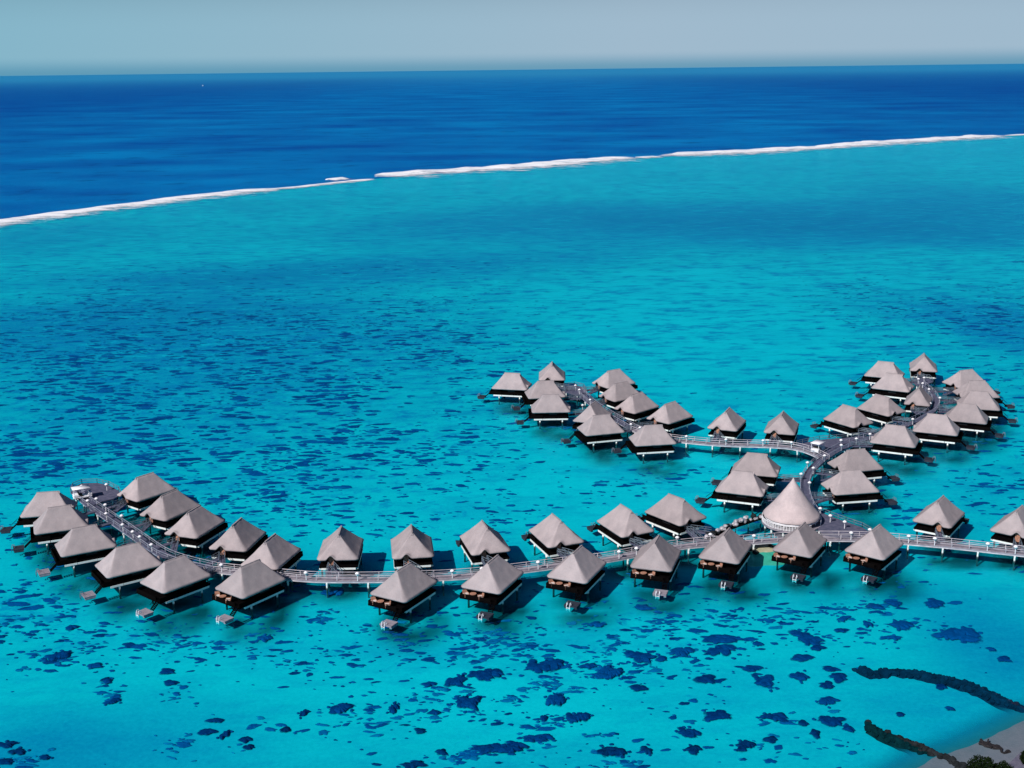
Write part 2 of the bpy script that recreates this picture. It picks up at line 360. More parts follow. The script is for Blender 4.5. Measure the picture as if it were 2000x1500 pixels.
for j, y in enumerate(ys):
    hw = 60 + y*.55
    for i in range(NX+1):
        x = -hw + 2*hw*i/NX
        cd, dk = zone(x, y)
        rb_ = math.exp(-((reef_y(x)-y)/45)**2) if y < reef_y(x)+30 else 0
        wv = .12*noise.noise(Vector((x*.012, y*.012, 3))) + .09*noise.noise(Vector((x*.05, y*.05, 8)))
        me_v.append((x, y, -1.6+1.54*rb_)); att.append((cd, max(0, min(1, dk*.80+.07+wv - .35*rb_)), bed_shade(x, y) if y < 400 else 0, 1))
for j in range(len(ys)-1):
    for i in range(NX):
        a = j*(NX+1)+i; me_f.append((a, a+1, a+NX+2, a+NX+1))
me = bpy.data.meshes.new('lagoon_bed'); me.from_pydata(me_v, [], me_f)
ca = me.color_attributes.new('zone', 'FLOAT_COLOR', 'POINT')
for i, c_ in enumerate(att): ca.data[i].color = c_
m = NT('lagoon_bed'); va = m.n('ShaderNodeVertexColor', layer_name='zone'); sp = m.n('ShaderNodeSeparateColor'); m.l(va.outputs[0], sp.inputs[0])
g = m.n('ShaderNodeNewGeometry').outputs['Position']
base = m.ramp(sp.outputs[1], [(0, (.006, .55, .60)), (.2, (.004, .46, .52)), (.5, (.003, .26, .42)), (1, (.002, .10, .28))])
ng = m.noise(g, .35, 5, .65, .4)
thr = m.math('SUBTRACT', .66, m.math('MULTIPLY', sp.outputs[0], .17))
spk = m.math('MULTIPLY', m.math('SUBTRACT', ng, thr), 9); spk.node.use_clamp = True
mp = m.n('ShaderNodeMapping'); mp.inputs['Scale'].default_value = (.03, .07, 1); m.l(g, mp.inputs[0])
base = m.mix(m.ramp(m.noise(mp.outputs[0], 1, 5, .65), [(.45, (0, 0, 0)), (.72, (.5, .5, .5))]), base, (.004, .27, .44))
base = m.mix(m.math('MULTIPLY', spk, .5), base, (.003, .13, .40))
mps = m.n('ShaderNodeMapping'); mps.inputs['Scale'].default_value = (.10, .22, 1); m.l(g, mps.inputs[0])
ns = m.noise(mps.outputs[0], 1, 6, .72)
farf = m.n('ShaderNodeMapRange'); sgx = m.n('ShaderNodeSeparateXYZ'); m.l(g, sgx.inputs[0]); m.l(sgx.outputs[1], farf.inputs[0]); farf.inputs[1].default_value = 230; farf.inputs[2].default_value = 420; farf.inputs[3].default_value = .25
base = m.mix(m.math('MULTIPLY', m.ramp(ns, [(.50, (0, 0, 0)), (.62, (.75, .75, .75))]), farf.outputs[0]), base, (.003, .125, .36))
base = m.mix(m.math('MULTIPLY', m.ramp(ns, [(.34, (.55, .55, .55)), (.44, (0, 0, 0))]), farf.outputs[0]), base, (.01, .58, .68))  # pale streaks painting wave glints into the bed colour
fine = m.noise(g, 1.4, 4, .6)
base = m.mix(.10, base, m.ramp(fine, [(.3, (.0, .25, .4)), (.7, (.1, .9, .95))]))
base = m.mix(m.math('MULTIPLY', sp.outputs[2], .93), base, (.0012, .040, .050))  # third zone channel darkens the bed with the painted hut shade
m.princ(base, 1, 0); me.materials.append(m.m)
tag(link('lagoon_bed', me, None), kind='structure')

# ------------------------------------------------------------------ corals
def coral_mat(name):
    m = NT(name); va = m.n('ShaderNodeVertexColor', layer_name='tone'); sp = m.n('ShaderNodeSeparateColor'); m.l(va.outputs[0], sp.inputs[0])
    g = m.n('ShaderNodeNewGeometry').outputs['Position']
    c = m.ramp(sp.outputs[0], [(0, (.004, .28, .52)), (.40, (.003, .10, .34)), (.72, (.003, .032, .15)), (1, (.002, .009, .036))])
    c = m.mix(.35, c, m.ramp(m.noise(g, 1.1, 5, .7), [(.35, (.0, .005, .025)), (.7, (.004, .085, .24))]))
    p = m.princ(c, 1, 0, m.bump(m.noise(g, 1.8, 4), .6, .2))
    e = m.math('ADD', sp.outputs[1], m.math('MULTIPLY', m.math('SUBTRACT', m.noise(g, 1.3, 5, .7), .5), 1.5))
    al = m.math('MULTIPLY', m.math('SUBTRACT', e, .10), 2.0); al.node.use_clamp = True
    tr = m.n('ShaderNodeBsdfTransparent'); ms = m.n('ShaderNodeMixShader'); m.l(al, ms.inputs[0]); m.l(tr.outputs[0], ms.inputs[1]); m.l(p.outputs[0], ms.inputs[2]); m.l(ms.outputs[0], m.out.inputs[0])
    return m.m
CORAL = coral_mat('coral')
class Blobs:
    def __init__(s): s.v, s.f, s.c = [], [], []
    def add(s, x, y, rx, ry, rot, tone, z=-1.58, n=22, h=.28, rag=1.0):
        b = len(s.v); ks = [(k, random.uniform(0, 2*PI), random.uniform(.4, 1)*rag*(.30/k**.75)) for k in (2, 3, 4, 5, 7, 9)]
        cr, sr = math.cos(rot), math.sin(rot)
        s.v.append((x, y, z+h)); s.c.append((tone, 1))
        for q, zz in ((.62, h*.75), (1.12, 0)):
            for i in range(n):
                t = 2*PI*i/n; r = 1+sum(a*math.sin(k*t+p) for k, p, a in ks)
                u, w_ = rx*q*r*math.cos(t), ry*q*r*math.sin(t)
                s.v.append((x+u*cr-w_*sr, y+u*sr+w_*cr, z+zz)); s.c.append((tone*(1 if q < 1 else .85), 1 if q < 1 else 0))
        for i in range(n):
            j = (i+1) % n
            s.f.append((b, b+1+i, b+1+j)); s.f.append((b+1+i, b+1+n+i, b+1+n+j, b+1+j))
    def build(s, name, mat):
        me = bpy.data.meshes.new(name); me.from_pydata(s.v, [], s.f)
        ca = me.color_attributes.new('tone', 'FLOAT_COLOR', 'POINT')
        for i, (t, e) in enumerate(s.c): ca.data[i].color = (t, e, 0, 1)
        return link(name, me, mat)
rnd = random.Random(11)
NEAR = [(950, 1250, 380, 34, 260), (1130, 1225, 220, 30, 160), (1230, 1290, 160, 30, 110), (900, 1335, 170, 30, 110), (1050, 1320, 130, 22, 80), (1150, 1400, 130, 22, 60), (990, 1455, 170, 16, 110), (700, 1385, 110, 40, 60),
        (450, 1240, 220, 34, 110), (330, 1330, 70, 40, 35), (620, 1275, 130, 30, 50), (650, 1195, 220, 22, 70), (1400, 1190, 220, 24, 150), (1700, 1180, 160, 24, 110), (70, 1195, 90, 34, 100), (105, 1272, 55, 22, 60),
        (205, 1330, 40, 34, 36), (385, 1440, 60, 26, 40), (60, 1468, 90, 20, 30), (1500, 1440, 160, 24, 40), (820, 1492, 70, 12, 40), (1200, 1478, 90, 20, 34), (1640, 1210, 70, 26, 50), (1600, 1400, 90, 30, 26), (880, 1385, 100, 26, 60), (1330, 1270, 90, 26, 50), (240, 1235, 160, 30, 70), (540, 1400, 70, 40, 22)]
def field(n, y0, y1, name, label, smin, smax):
    B = Blobs(); k = 0; tries = 0
    while k < n and tries < n*60:
        tries += 1
        # uniform over ground seen, weighted so that the far rows are not over-filled
        y = y0 + (y1-y0)*rnd.random()**1.3; x = rnd.uniform(-.5, .5)*y*1.05
        cd, dk = zone(x, y)
        cl = noise.noise(Vector((x*.045, y*.045, 1.7)))*.7 + noise.noise(Vector((x*.15, y*.15, 5)))*.5
        if rnd.random() > max(0, cd*(.55+1.3*cl)): continue
        s = (smin + (smax-smin)*rnd.random()**3.2)*(.7+.6*cd)
        s *= max(.62, (y/300)**.6) if y < 300 else 1+.12*(y/300)
        tone = min(1, .14+.36*rnd.random()+.12*(s/smax)+.28*max(0, (260-y)/110))
        B.add(x, y, s*rnd.uniform(1, 2.1), s*rnd.uniform(.5, .9), rnd.uniform(-.35, .35), tone, z=-1.58+.02*rnd.random(), n=14, h=.15)
        k += 1
    # small mottling of the near lagoon, in loose drifts
    for x, y, rx, ry, cnt in NEAR:
        p = at(x, y); rX = (at(x+rx, y)-p).length; rY = (at(x, y-ry).y-at(x, y+ry).y)/2; sd_ = rnd.uniform(0, 50); m_ = 0; t_ = 0
        cnt = int(cnt*.68)
        while m_ < cnt and t_ < cnt*30:
            t_ += 1; u, v = rnd.gauss(0, .55), rnd.gauss(0, .55); qx, qy = p.x+u*rX, p.y+v*rY
            if noise.noise(Vector((qx*.16, qy*.16, sd_))) + .6*noise.noise(Vector((qx*.5, qy*.5, sd_))) < .05: continue
            s_ = .16+.62*rnd.random()**2.4
            B.add(qx, qy, s_*rnd.uniform(1, 2.2), s_*rnd.uniform(.55, 1), rnd.uniform(-.5, .5), rnd.uniform(.08, .6), z=-1.565, n=12, h=.12, rag=1.3); m_ += 1
    return tag(B.build(name, CORAL), label, 'coral', kind='stuff')
field(8500, 150, 640, 'coral_field', 'small dark blue coral patches scattered over the turquoise lagoon bed', .24, 1.3)

# large coral heads of the foreground, each placed and described: x, y, w, h in photo px, pieces
CH = [
 ('large dark coral patch shaped like wings, right of centre in the near lagoon', 1576, 1244, 64, 30, 3),
 ('small dark coral just below the wing shaped coral patch', 1597, 1265, 34, 11, 1),
 ('oval blue coral patch nearest below the right end huts', 1825, 1178, 40, 22, 1),
 ('long dark coral patch with lobes off the right side beach', 1870, 1242, 104, 32, 4),
 ('broad blue coral patch between the lobed patch and the huts', 1760, 1222, 60, 28, 2),
 ('thin curved coral patch left of the long lobed patch', 1742, 1246, 50, 14, 2),
 ('flat blue coral patch beside the small dark coral under the front boardwalk', 1746, 1178, 36, 13, 1),
 ('arrow shaped coral patch left of the flat blue patch', 1708, 1184, 40, 12, 1),
 ('ragged small coral cluster above the tip of the long breakwater', 1648, 1208, 30, 14, 2),
 ('pair of small corals right of the ragged cluster', 1695, 1217, 26, 16, 2),
 ('thin flat coral below the ragged cluster', 1642, 1231, 34, 8, 1),
 ('flat topped dark coral patch level with the breakwater tip', 1566, 1284, 46, 16, 1),
 ('round dark coral patch left of two stacked corals', 1561, 1318, 42, 24, 2),
 ('upper of two slanting coral strips left of the breakwater', 1622, 1306, 36, 11, 1),
 ('lower of two slanting coral strips left of the breakwater', 1638, 1322, 42, 18, 1),
 ('small domed coral under the two slanting strips', 1615, 1338, 30, 18, 1),
 ('hooked dark coral patch left of the shore breakwater', 1617, 1370, 42, 20, 2),
 ('big dark coral patch with a narrow neck', 1492, 1330, 56, 34, 2),
 ('neck shaped coral joined to the big dark patch', 1468, 1305, 38, 16, 1),
 ('isolated round coral left of the necked patch', 1378, 1326, 44, 21, 1),
 ('long bar of dark coral with two ends', 1408, 1249, 100, 18, 3),
 ('star shaped dark coral under the long bar', 1410, 1272, 66, 28, 3),
 ('small coral right of the star shaped coral', 1480, 1257, 22, 10, 1),
 ('long dark coral mass below the middle front huts', 1250, 1281, 70, 27, 3),
 ('small coral tail at the right of the long dark mass', 1292, 1286, 26, 12, 1),
 ('ragged coral with a bent tail left of the star shaped coral', 1328, 1268, 54, 28, 3),
 ('dark heart shaped coral near the bottom right', 1398, 1396, 58, 26, 2),
 ('dark ring like coral near the lower edge', 1346, 1432, 50, 26, 3),
 ('dark coral lump with two bumps near the bottom edge', 1355, 1464, 36, 20, 2),
 ('pale pair of coral lumps right of the two bumped coral', 1456, 1456, 52, 22, 3),
 ('wide dark coral patch with a bite near the bottom right', 1622, 1407, 60, 27, 3),
 ('round coral right below the bitten patch', 1592, 1432, 24, 17, 1),
 ('small dark coral right of the bitten patch', 1658, 1423, 26, 13, 1),
 ('small oval coral between the bitten patch and the breakwater', 1568, 1412, 24, 13, 1),
 ('small flat coral above the pale lumps', 1504, 1444, 32, 14, 1),
 ('sprawling pale coral cluster above the heart shaped coral', 1512, 1400, 60, 18, 4),
 ('flat pill shaped coral at the middle right', 1247, 1343, 44, 13, 1),
 ('fuzzy round coral patch in the middle of the near lagoon', 1086, 1366, 46, 24, 4),
 ('wide dark coral mass in the centre of the near lagoon', 912, 1372, 60, 32, 5),
 ('small round coral at the left end of the central mass', 848, 1391, 24, 12, 1),
 ('dark triangular coral left of the central bars', 889, 1332, 54, 28, 3),
 ('thin flat coral left of the triangular coral', 838, 1336, 32, 9, 1),
 ('long mottled coral bar right of the triangular coral', 950, 1316, 84, 22, 5),
 ('mottled coral bar rising to the right', 1063, 1300, 92, 28, 6),
 ('dark oval coral under the front huts in the middle', 1149, 1299, 44, 14, 2),
 ('mottled coral ring right of the dark oval', 1190, 1314, 60, 26, 6),
 ('long broken coral chain near the bottom edge', 975, 1462, 120, 20, 8),
 ('dark oval coral at the left end of the chain', 862, 1469, 26, 13, 1),
 ('curved coral chain above the long broken one', 1050, 1442, 70, 14, 6),
 ('ragged cross shaped coral at the bottom right of centre', 1196, 1466, 62, 26, 4),
 ('dark coral lump right of the cross shaped coral', 1262, 1463, 34, 20, 2),
 ('mottled coral bar at the right of the fuzzy patch', 1128, 1401, 60, 18, 5),
 ('small crescent coral between two mottled bars', 1062, 1402, 18, 12, 1),
 ('dark coral at the very bottom edge left of centre', 806, 1495, 54, 16, 3),
 ('spotted dark coral patch at the left above the corner', 114, 1281, 50, 22, 4),
 ('upper dark coral of the pair in the left middle', 326, 1311, 38, 12, 1),
 ('lower dark coral of the pair in the left middle', 333, 1333, 36, 10, 1),
 ('arrow shaped dark coral below the corner hut', 518, 1245, 34, 14, 2),
 ('flat coral below the first swim platform', 140, 1225, 30, 9, 1),
 ('slanting coral left of the clear sandy area', 185, 1298, 42, 14, 2),
 ('dark coral on the edge of the clear sandy area', 207, 1329, 30, 12, 2),
 ('lowest dark coral on the edge of the clear sandy area', 220, 1370, 30, 14, 2),
 ('black diamond shaped coral at the lower left', 404, 1429, 36, 16, 1),
 ('upright dark coral beside the diamond shaped one', 439, 1434, 28, 18, 2),
 ('upper of two stacked corals at the lower left', 479, 1444, 26, 13, 1),
 ('lower of two stacked corals at the lower left', 485, 1459, 25, 10, 1),
 ('small slanting coral above the diamond shaped one', 420, 1407, 34, 11, 1),
 ('dark diamond coral right of the upright coral', 557, 1425, 22, 13, 1),
 ('black coral slab at the bottom left corner', 14, 1453, 46, 14, 2),
 ('black coral with a pointed tail at the bottom left corner', 34, 1469, 40, 20, 2),
 ('lowest black coral at the bottom left corner', 10, 1487, 34, 14, 1),
 ('slanting dark coral right of the corner corals', 86, 1480, 28, 12, 2),
 ('dark round coral in the lower middle left', 594, 1391, 22, 20, 2),
 ('small lumpy coral chain at the lower left of centre', 662, 1385, 48, 22, 4),
 ('dark tall coral left of the central mass', 768, 1383, 24, 24, 3),
 ('small oval coral below the tall coral', 820, 1427, 26, 11, 1),
 ('oval dark coral near the shore between the breakwaters', 1838, 1341, 24, 13, 1),
 ('small dark coral in the bay between the breakwaters', 1855, 1384, 20, 9, 1),
 ('small coral left of the bay between the breakwaters', 1758, 1395, 20, 9, 1),
 ('dark flat coral above the long breakwater on the right', 1961, 1287, 34, 12, 1),
 ('small flat coral beside the long lobed coral patch', 1936, 1268, 20, 8, 1),
 ('dark round coral below the hut with the pale swim deck', 1256, 1186, 32, 15, 1),
 ('dark coral with a tail left of the round one', 1165, 1219, 50, 12, 2),
 ('dark coral beneath the middle of the front boardwalk', 640, 1158, 30, 14, 1),
 ('dark coral right beside the one beneath the front boardwalk', 662, 1156, 18, 18, 1),
]
rc = random.Random(5)
for lab, x, y, wd, ht, k in CH:
    p = at(x, y, -1.4); s = (at(x+1, y, -1.4)-p).length; sy = abs(at(x, y-.5, -1.4).y-at(x, y+.5, -1.4).y)
    W, Hh = wd*s/2*.92, ht*sy/2*.92
    B = Blobs(); random.seed(x*31+y)
    t = min(1, .50+.42*(y-1150)/330+rc.uniform(-.08, .08))
    if k == 1: B.add(0, 0, W, Hh, 0, t, z=-1.5, n=40, h=.4, rag=1.15)
    else:
        for i in range(k):
            u = (i+.5)/k*2-1; q = 1/k**.5*1.1
            B.add(W*u*(1-q*.8), Hh*rc.uniform(-.6, .6)*(1-q*.5), W*q*rc.uniform(.7, 1.1), Hh*rc.uniform(.55, .85), rc.uniform(-.4, .4), t*rc.uniform(.85, 1), z=-1.5+.012*i, n=36, h=.35+.05*i, rag=1.6)
        for i in range(k):
            a = rc.uniform(0, 2*PI); B.add(W*math.cos(a)*1.15, Hh*math.sin(a)*1.15, W*.10+.15, Hh*.12+.15, 0, t*.7, z=-1.54, n=12, h=.15)
    o = B.build('coral_head', CORAL); o.location = (p.x, p.y, 0)
    tag(o, lab, 'coral', 'large dark coral patches of the near lagoon')

# ------------------------------------------------------------------ surf on the reef
def strip(path, w0, w1, name, seed, height, offs=0.0, z=.15, mat=FOAM, jag=1.0):
    bm = bmesh.new(); rows = []
    n = len(path)
    for i, p in enumerate(path):
        t = (path[min(i+1, n-1)]-path[max(i-1, 0)]).normalized(); nn = Vector((-t.y, t.x, 0))
        s = i/max(1, n-1); tp = min(1, 12*s, 12*(1-s))**.6
        a = noise.noise(Vector((p.x*.012, seed, 0)))*.8 + noise.noise(Vector((p.x*.045, seed, 2)))*.5 + noise.noise(Vector((p.x*.15, seed, 5)))*.3
        b = noise.noise(Vector((p.x*.010, seed+9, 0)))*.8 + noise.noise(Vector((p.x*.06, seed+9, 2)))*.6
        o0 = offs + w0*tp*(1+.55*a*jag); o1 = offs - w1*tp*(1+.6*b*jag)
        hh = height*tp*(.7+.6*noise.noise(Vector((p.x*.05, seed, 9))))
        row = []
        for q, zz in ((1.0, 0), (.93, hh*.7), (.82, hh), (.60, hh*.45), (.25, .15*hh), (-.45, 0)):
            row.append(bm.verts.new(p + nn*(o1+(o0-o1)*q) + Vector((0, 0, z+zz+.12*noise.noise(Vector((p.x*.3, q*9, seed)))*tp))))
        rows.append(row)
    for r0, r1 in zip(rows, rows[1:]):
        for k in range(5): bm.faces.new((r0[k], r0[k+1], r1[k+1], r1[k]))
    bm.verts.index_update(); E = (.55, 1.1, 1.2, .95, .55, 0)
    o = obj(name, bm, mat, smooth=True); ca = o.data.color_attributes.new('edge', 'FLOAT_COLOR', 'POINT')
    for i in range(n*6): e_ = E[i % 6]*min(1, 14*(i//6)/n, 14*(1-(i//6)/n)); ca.data[i].color = (e_, e_, e_, 1)
    return tag(o, kind='structure')
def reef_between(xa, xb, step=5):
    pts = [p for p in resample(RL, step)]
    # photo column of a reef point, used only to cut the surf into its breakers
    def col(p):
        v = p-Vector((0, 0, HC)); return 1000+F*v.dot(_r)/v.dot(_f)
    return [p for p in pts if xa <= col(p) <= xb]
strip(reef_between(-250, 560), 17, 14, 'surf_foam', 1, 1.2)
strip(reef_between(500, 735), 6, 8, 'surf_foam', 2, .5)
strip(reef_between(735, 1262), 36, 18, 'surf_foam', 3, 2.0)
strip(reef_between(676, 712, 2), 9, 6, 'surf_foam', 4, 2.0, offs=20)
strip(reef_between(1235, 1300), 12, 8, 'surf_foam', 5, .8)
strip(reef_between(1283, 1978), 34, 22, 'surf_foam', 6, 2.2)
strip(reef_between(1950, 2250), 10, 6, 'surf_foam', 7, .8)

# ------------------------------------------------------------------ beach + breakwaters
BP = [(1560, 1640), (1740, 1520), (1790, 1487), (1835, 1462), (1880, 1446), (1925, 1428), (1965, 1411), (2005, 1392), (2120, 1340), (2300, 1290)]
sh = [at(x, y+17, 0) for x, y in BP]
bm = bmesh.new(); rows = []
sh2 = resample(sh, 1.0)
for i, p in enumerate(sh2):
    t = (sh2[min(i+1, len(sh2)-1)]-sh2[max(i-1, 0)]).normalized(); nn = Vector((t.y, -t.x, 0)); row = []
    for dd, zz in ((-10, -1.66), (-8, -1.52), (-5, -1.1), (-2.2, -.42), (0, .02), (3, .22), (8, .55), (16, .95), (45, 1.4)):
        q = p+nn*(dd+(.8*noise.noise(Vector((p.x*.12, p.y*.12, 0))) if dd < 20 else 0)); q.z = zz+.05*noise.noise(Vector((q.x*.4, q.y*.4, 2))); row.append(bm.verts.new(q))
    rows.append(row)
for r0, r1 in zip(rows, rows[1:]):
    for k in range(8): bm.faces.new((r0[k], r0[k+1], r1[k+1], r1[k]))
m = NT('sand'); g = m.n('ShaderNodeNewGeometry').outputs['Position']; sx = m.n('ShaderNodeSeparateXYZ'); m.l(g, sx.inputs[0])
mr = m.n('ShaderNodeMapRange'); m.l(sx.outputs[2], mr.inputs[0]); mr.inputs[1].default_value = -1.6; mr.inputs[2].default_value = .8
c = m.ramp(mr.outputs[0], [(0, (.003, .29, .44)), (.30, (.004, .24, .38)), (.52, (.02, .20, .28)), (.70, (.11, .16, .19)), (1, (.19, .18, .215))])
c = m.mix(m.math('MULTIPLY', mr.outputs[0], .28), c, m.ramp(m.noise(g, .5, 5, .7), [(.3, (.06, .09, .12)), (.7, (.24, .22, .25))]))
p = m.princ(c, .95, .1, m.bump(m.noise(g, 3, 4), .4, .1))
al = m.n('ShaderNodeMapRange'); m.l(sx.outputs[2], al.inputs[0]); al.inputs[1].default_value = -1.55; al.inputs[2].default_value = -.35; al.interpolation_type = 'SMOOTHSTEP'
tr = m.n('ShaderNodeBsdfTransparent'); ms = m.n('ShaderNodeMixShader'); m.l(al.outputs[0], ms.inputs[0]); m.l(tr.outputs[0], ms.inputs[1]); m.l(p.outputs[0], ms.inputs[2]); m.l(ms.outputs[0], m.out.inputs[0])
for f in bm.faces: f.smooth = True
tag(obj('beach_sand', bm, m.m), kind='structure')

def breakwater(px, wid, mat, z0, z1, label, n_per_m=2.6, seed=1):
    R = random.Random(seed); P = resample([at(x, y, 0) for x, y in px], 1.0); bm = bmesh.new(); L = len(P)
    rows = []
    for i, p in enumerate(P):
        t = (P[min(i+1, L-1)]-P[max(i-1, 0)]).normalized(); nn = Vector((-t.y, t.x, 0)); zt = z0+(z1-z0)*i/(L-1); row = []
        for k in range(9):
            u = k/4-1; e = 1+.7*noise.noise(Vector((i*.35, u*2, seed)))+.7*noise.noise(Vector((i*.9, u*3, seed+4)))
            row.append(bm.verts.new(p+nn*u*wid*.62*e+Vector((0, 0, zt-.12-(zt+1.7)*abs(u)**2.2+.3*noise.noise(Vector((i*.8, u*4, seed)))))))
        rows.append(row)
    for a_, b_ in zip(rows, rows[1:]):
        for k in range(8): bm.faces.new((a_[k], a_[k+1], b_[k+1], b_[k]))
    for i, p in enumerate(P):
        t = (P[min(i+1, L-1)]-P[max(i-1, 0)]).normalized(); nn = Vector((-t.y, t.x, 0)); zt = z0+(z1-z0)*i/(L-1)
        wl = wid*(.85+.35*noise.noise(Vector((i*.22, seed, 0))))
        for _ in range(int(n_per_m*3)):
            r = R.uniform(.25, .65); u = R.uniform(-1, 1)*wl*.68
            q = p+nn*u+t*R.uniform(-.6, .6); q.z = zt-.5*abs(u)/wid*2-.25+R.uniform(-.2, .1)
            rb = rock_bm(r, R.random()*50, 1, .8); rot = Matrix.Rotation(R.uniform(0, 6), 4, 'Z')
            vm = {}
            for v in rb.verts: vm[v] = bm.verts.new(q + (rot @ v.co))
            for f in rb.faces: bm.faces.new([vm[v] for v in f.verts])
            rb.free()
    return tag(obj('rock_breakwater', bm, mat), label, 'breakwater', 'rock breakwaters off the beach')
breakwater([(1682, 1292), (1702, 1303), (1741, 1300), (1790, 1304), (1842, 1316), (1895, 1330), (1947, 1356), (2010, 1388), (2090, 1432)], 1.75, ROCKB, -.75, .45,
           'long curved breakwater of dark rocks just under the water, reaching the right edge', seed=3)
breakwater([(1699, 1410), (1716, 1420), (1737, 1431), (1790, 1455), (1842, 1480), (1872, 1496), (1885, 1512)], 1.45, ROCKD, -.15, .95,
           'short straight breakwater of black rocks running out from the beach', seed=8)

# driftwood on the sand
bm = bmesh.new(); P = [at(x, y, .45) for x, y in ((1914, 1449), (1925, 1453), (1938, 1458), (1952, 1459), (1957, 1468), (1964, 1470), (1971, 1466))]
for (a, b), wd in zip(zip(P, P[1:]), (.7, .95, .7, .3, .22, .3)):
    bar(bm, a, b, wd, .3)
for a, b in (((1928, 1454), (1932, 1444)), ((1921, 1452), (1915, 1444))): bar(bm, at(*a, .5), at(*b, .7), .18)
bmesh.ops.subdivide_edges(bm, edges=bm.edges[:], cuts=3)
for v in bm.verts: v.co += Vector((noise.noise(v.co*1.7), noise.noise(v.co*1.7+Vector((9, 0, 0))), .4*noise.noise(v.co*2)))*.28
tag(obj('driftwood', bm, BARK), 'dark crooked piece of driftwood lying on the beach sand', 'driftwood')

def bush(px, py, zc, rad, label, seed, squash=.8):
    R = random.Random(seed); c0 = at(px, py, zc)
    t = thing('tree', label, 'tree', (c0.x, c0.y, .6))
    bm = bmesh.new(); cyl(bm, 0, 0, -.2, zc-.8, .16, .09, 8)
    for k in range(7):
        a = R.uniform(0, 6.28); bar(bm, (0, 0, zc-1.6), (math.cos(a)*rad*.6, math.sin(a)*rad*.6, zc-.6+R.uniform(-.4, .5)), .09)
    obj('trunk', bm, BARK, t)
    bm = bmesh.new()
    for k in range(2600):
        d = Vector((R.gauss(0, 1), R.gauss(0, 1), R.gauss(0, 1))).normalized()
        rr = rad*(.55+.5*R.random()**.5)*(1+.3*noise.noise(d*1.8+Vector((seed, 0, 0))))
        if noise.noise(d*3.2+Vector((0, seed, 0))) < -.28: continue
        p = Vector((d.x*rr, d.y*rr, zc-.6+d.z*rr*squash)); s = R.uniform(.10, .22)
        q = Vector((R.gauss(0, 1), R.gauss(0, 1), R.gauss(0, 1)+.6)).normalized(); u = q.orthogonal().normalized(); v = q.cross(u)
        bm.faces.new([bm.verts.new(p+u*s), bm.verts.new(p+v*s*.5), bm.verts.new(p-u*s), bm.verts.new(p-v*s*.5)])
    obj('crown', bm, LEAF, t)
bush(1919, 1499, 2.4, 1.7, 'dark round tree crown at the foot of the beach, beside the short breakwater', 2)
bush(1958, 1508, 2.0, 1.5, 'loose green bush at the back of the beach next to the round tree crown', 6)
bush(2010, 1480, 2.2, 1.1, 'dark bush cut by the right edge above the grey beach track', 9)
# grey track behind the beach
bm = bmesh.new(); a = [at(x, y, 1.35) for x, y in ((1948, 1530), (1968, 1494), (1988, 1474), (2020, 1452), (2080, 1430))]; b = [at(x, y, 1.35) for x, y in ((2010, 1540), (2010, 1510), (2020, 1495), (2050, 1475), (2090, 1460))]
av = [bm.verts.new(p) for p in a]; bv = [bm.verts.new(p) for p in b]
for i in range(4): bm.faces.new((av[i], bv[i], bv[i+1], av[i+1]))
tag(obj('beach_path', bm, simple('path', (.09, .09, .13), (.15, .14, .19))), kind='structure')

# ------------------------------------------------------------------ boardwalks
ZD = 1.9
WALKS = [
 ('long front boardwalk with pale railings that runs from the left jetty to the pavilion', 1.9, [(422, 1112), (470, 1117), (548, 1124), (600, 1130), (680, 1131), (760, 1130), (830, 1128), (900, 1125), (960, 1119), (1030, 1111), (1102, 1101), (1187, 1092), (1240, 1081), (1325, 1066), (1390, 1060), (1470, 1057), (1530, 1052), (1600, 1050)], PLANKL),
 ('boardwalk with pale railings leading from the pavilion out to the right edge', 2.2, [(1600, 1050), (1660, 1050), (1720, 1052), (1775, 1057), (1875, 1066), (2000, 1080), (2120, 1093)], PLANKL),
 ('left jetty boardwalk between the two rows of huts at the left', 2.0, [(152, 963), (165, 977), (192, 996), (224, 1018), (256, 1040), (290, 1064), (322, 1086), (372, 1101), (422, 1112)], PLANK),
 ('curved boardwalk climbing behind the pavilion to the upper hub deck', 2.1, [(1592, 1006), (1578, 985), (1571, 960), (1572, 938), (1584, 916), (1606, 896), (1634, 879), (1664, 866), (1692, 857)], PLANK),
 ('pale boardwalk running left from the hub deck under the two lone huts', 1.9, [(1613, 897), (1598, 888), (1575, 878), (1549, 872), (1490, 869), (1430, 868), (1380, 865), (1330, 860), (1290, 855), (1262, 848), (1238, 838)], PLANKL),
 ('boardwalk between the far left cluster of huts', 1.9, [(1238, 838), (1212, 823), (1182, 806), (1158, 790), (1143, 776), (1130, 762)], PLANK),
 ('curved boardwalk ring inside the far right cluster of huts', 1.9, [(1692, 857), (1730, 843), (1770, 831), (1800, 816), (1822, 802), (1830, 787), (1824, 773), (1811, 761), (1798, 750), (1797, 741)], PLANK),
]
PATHS = []
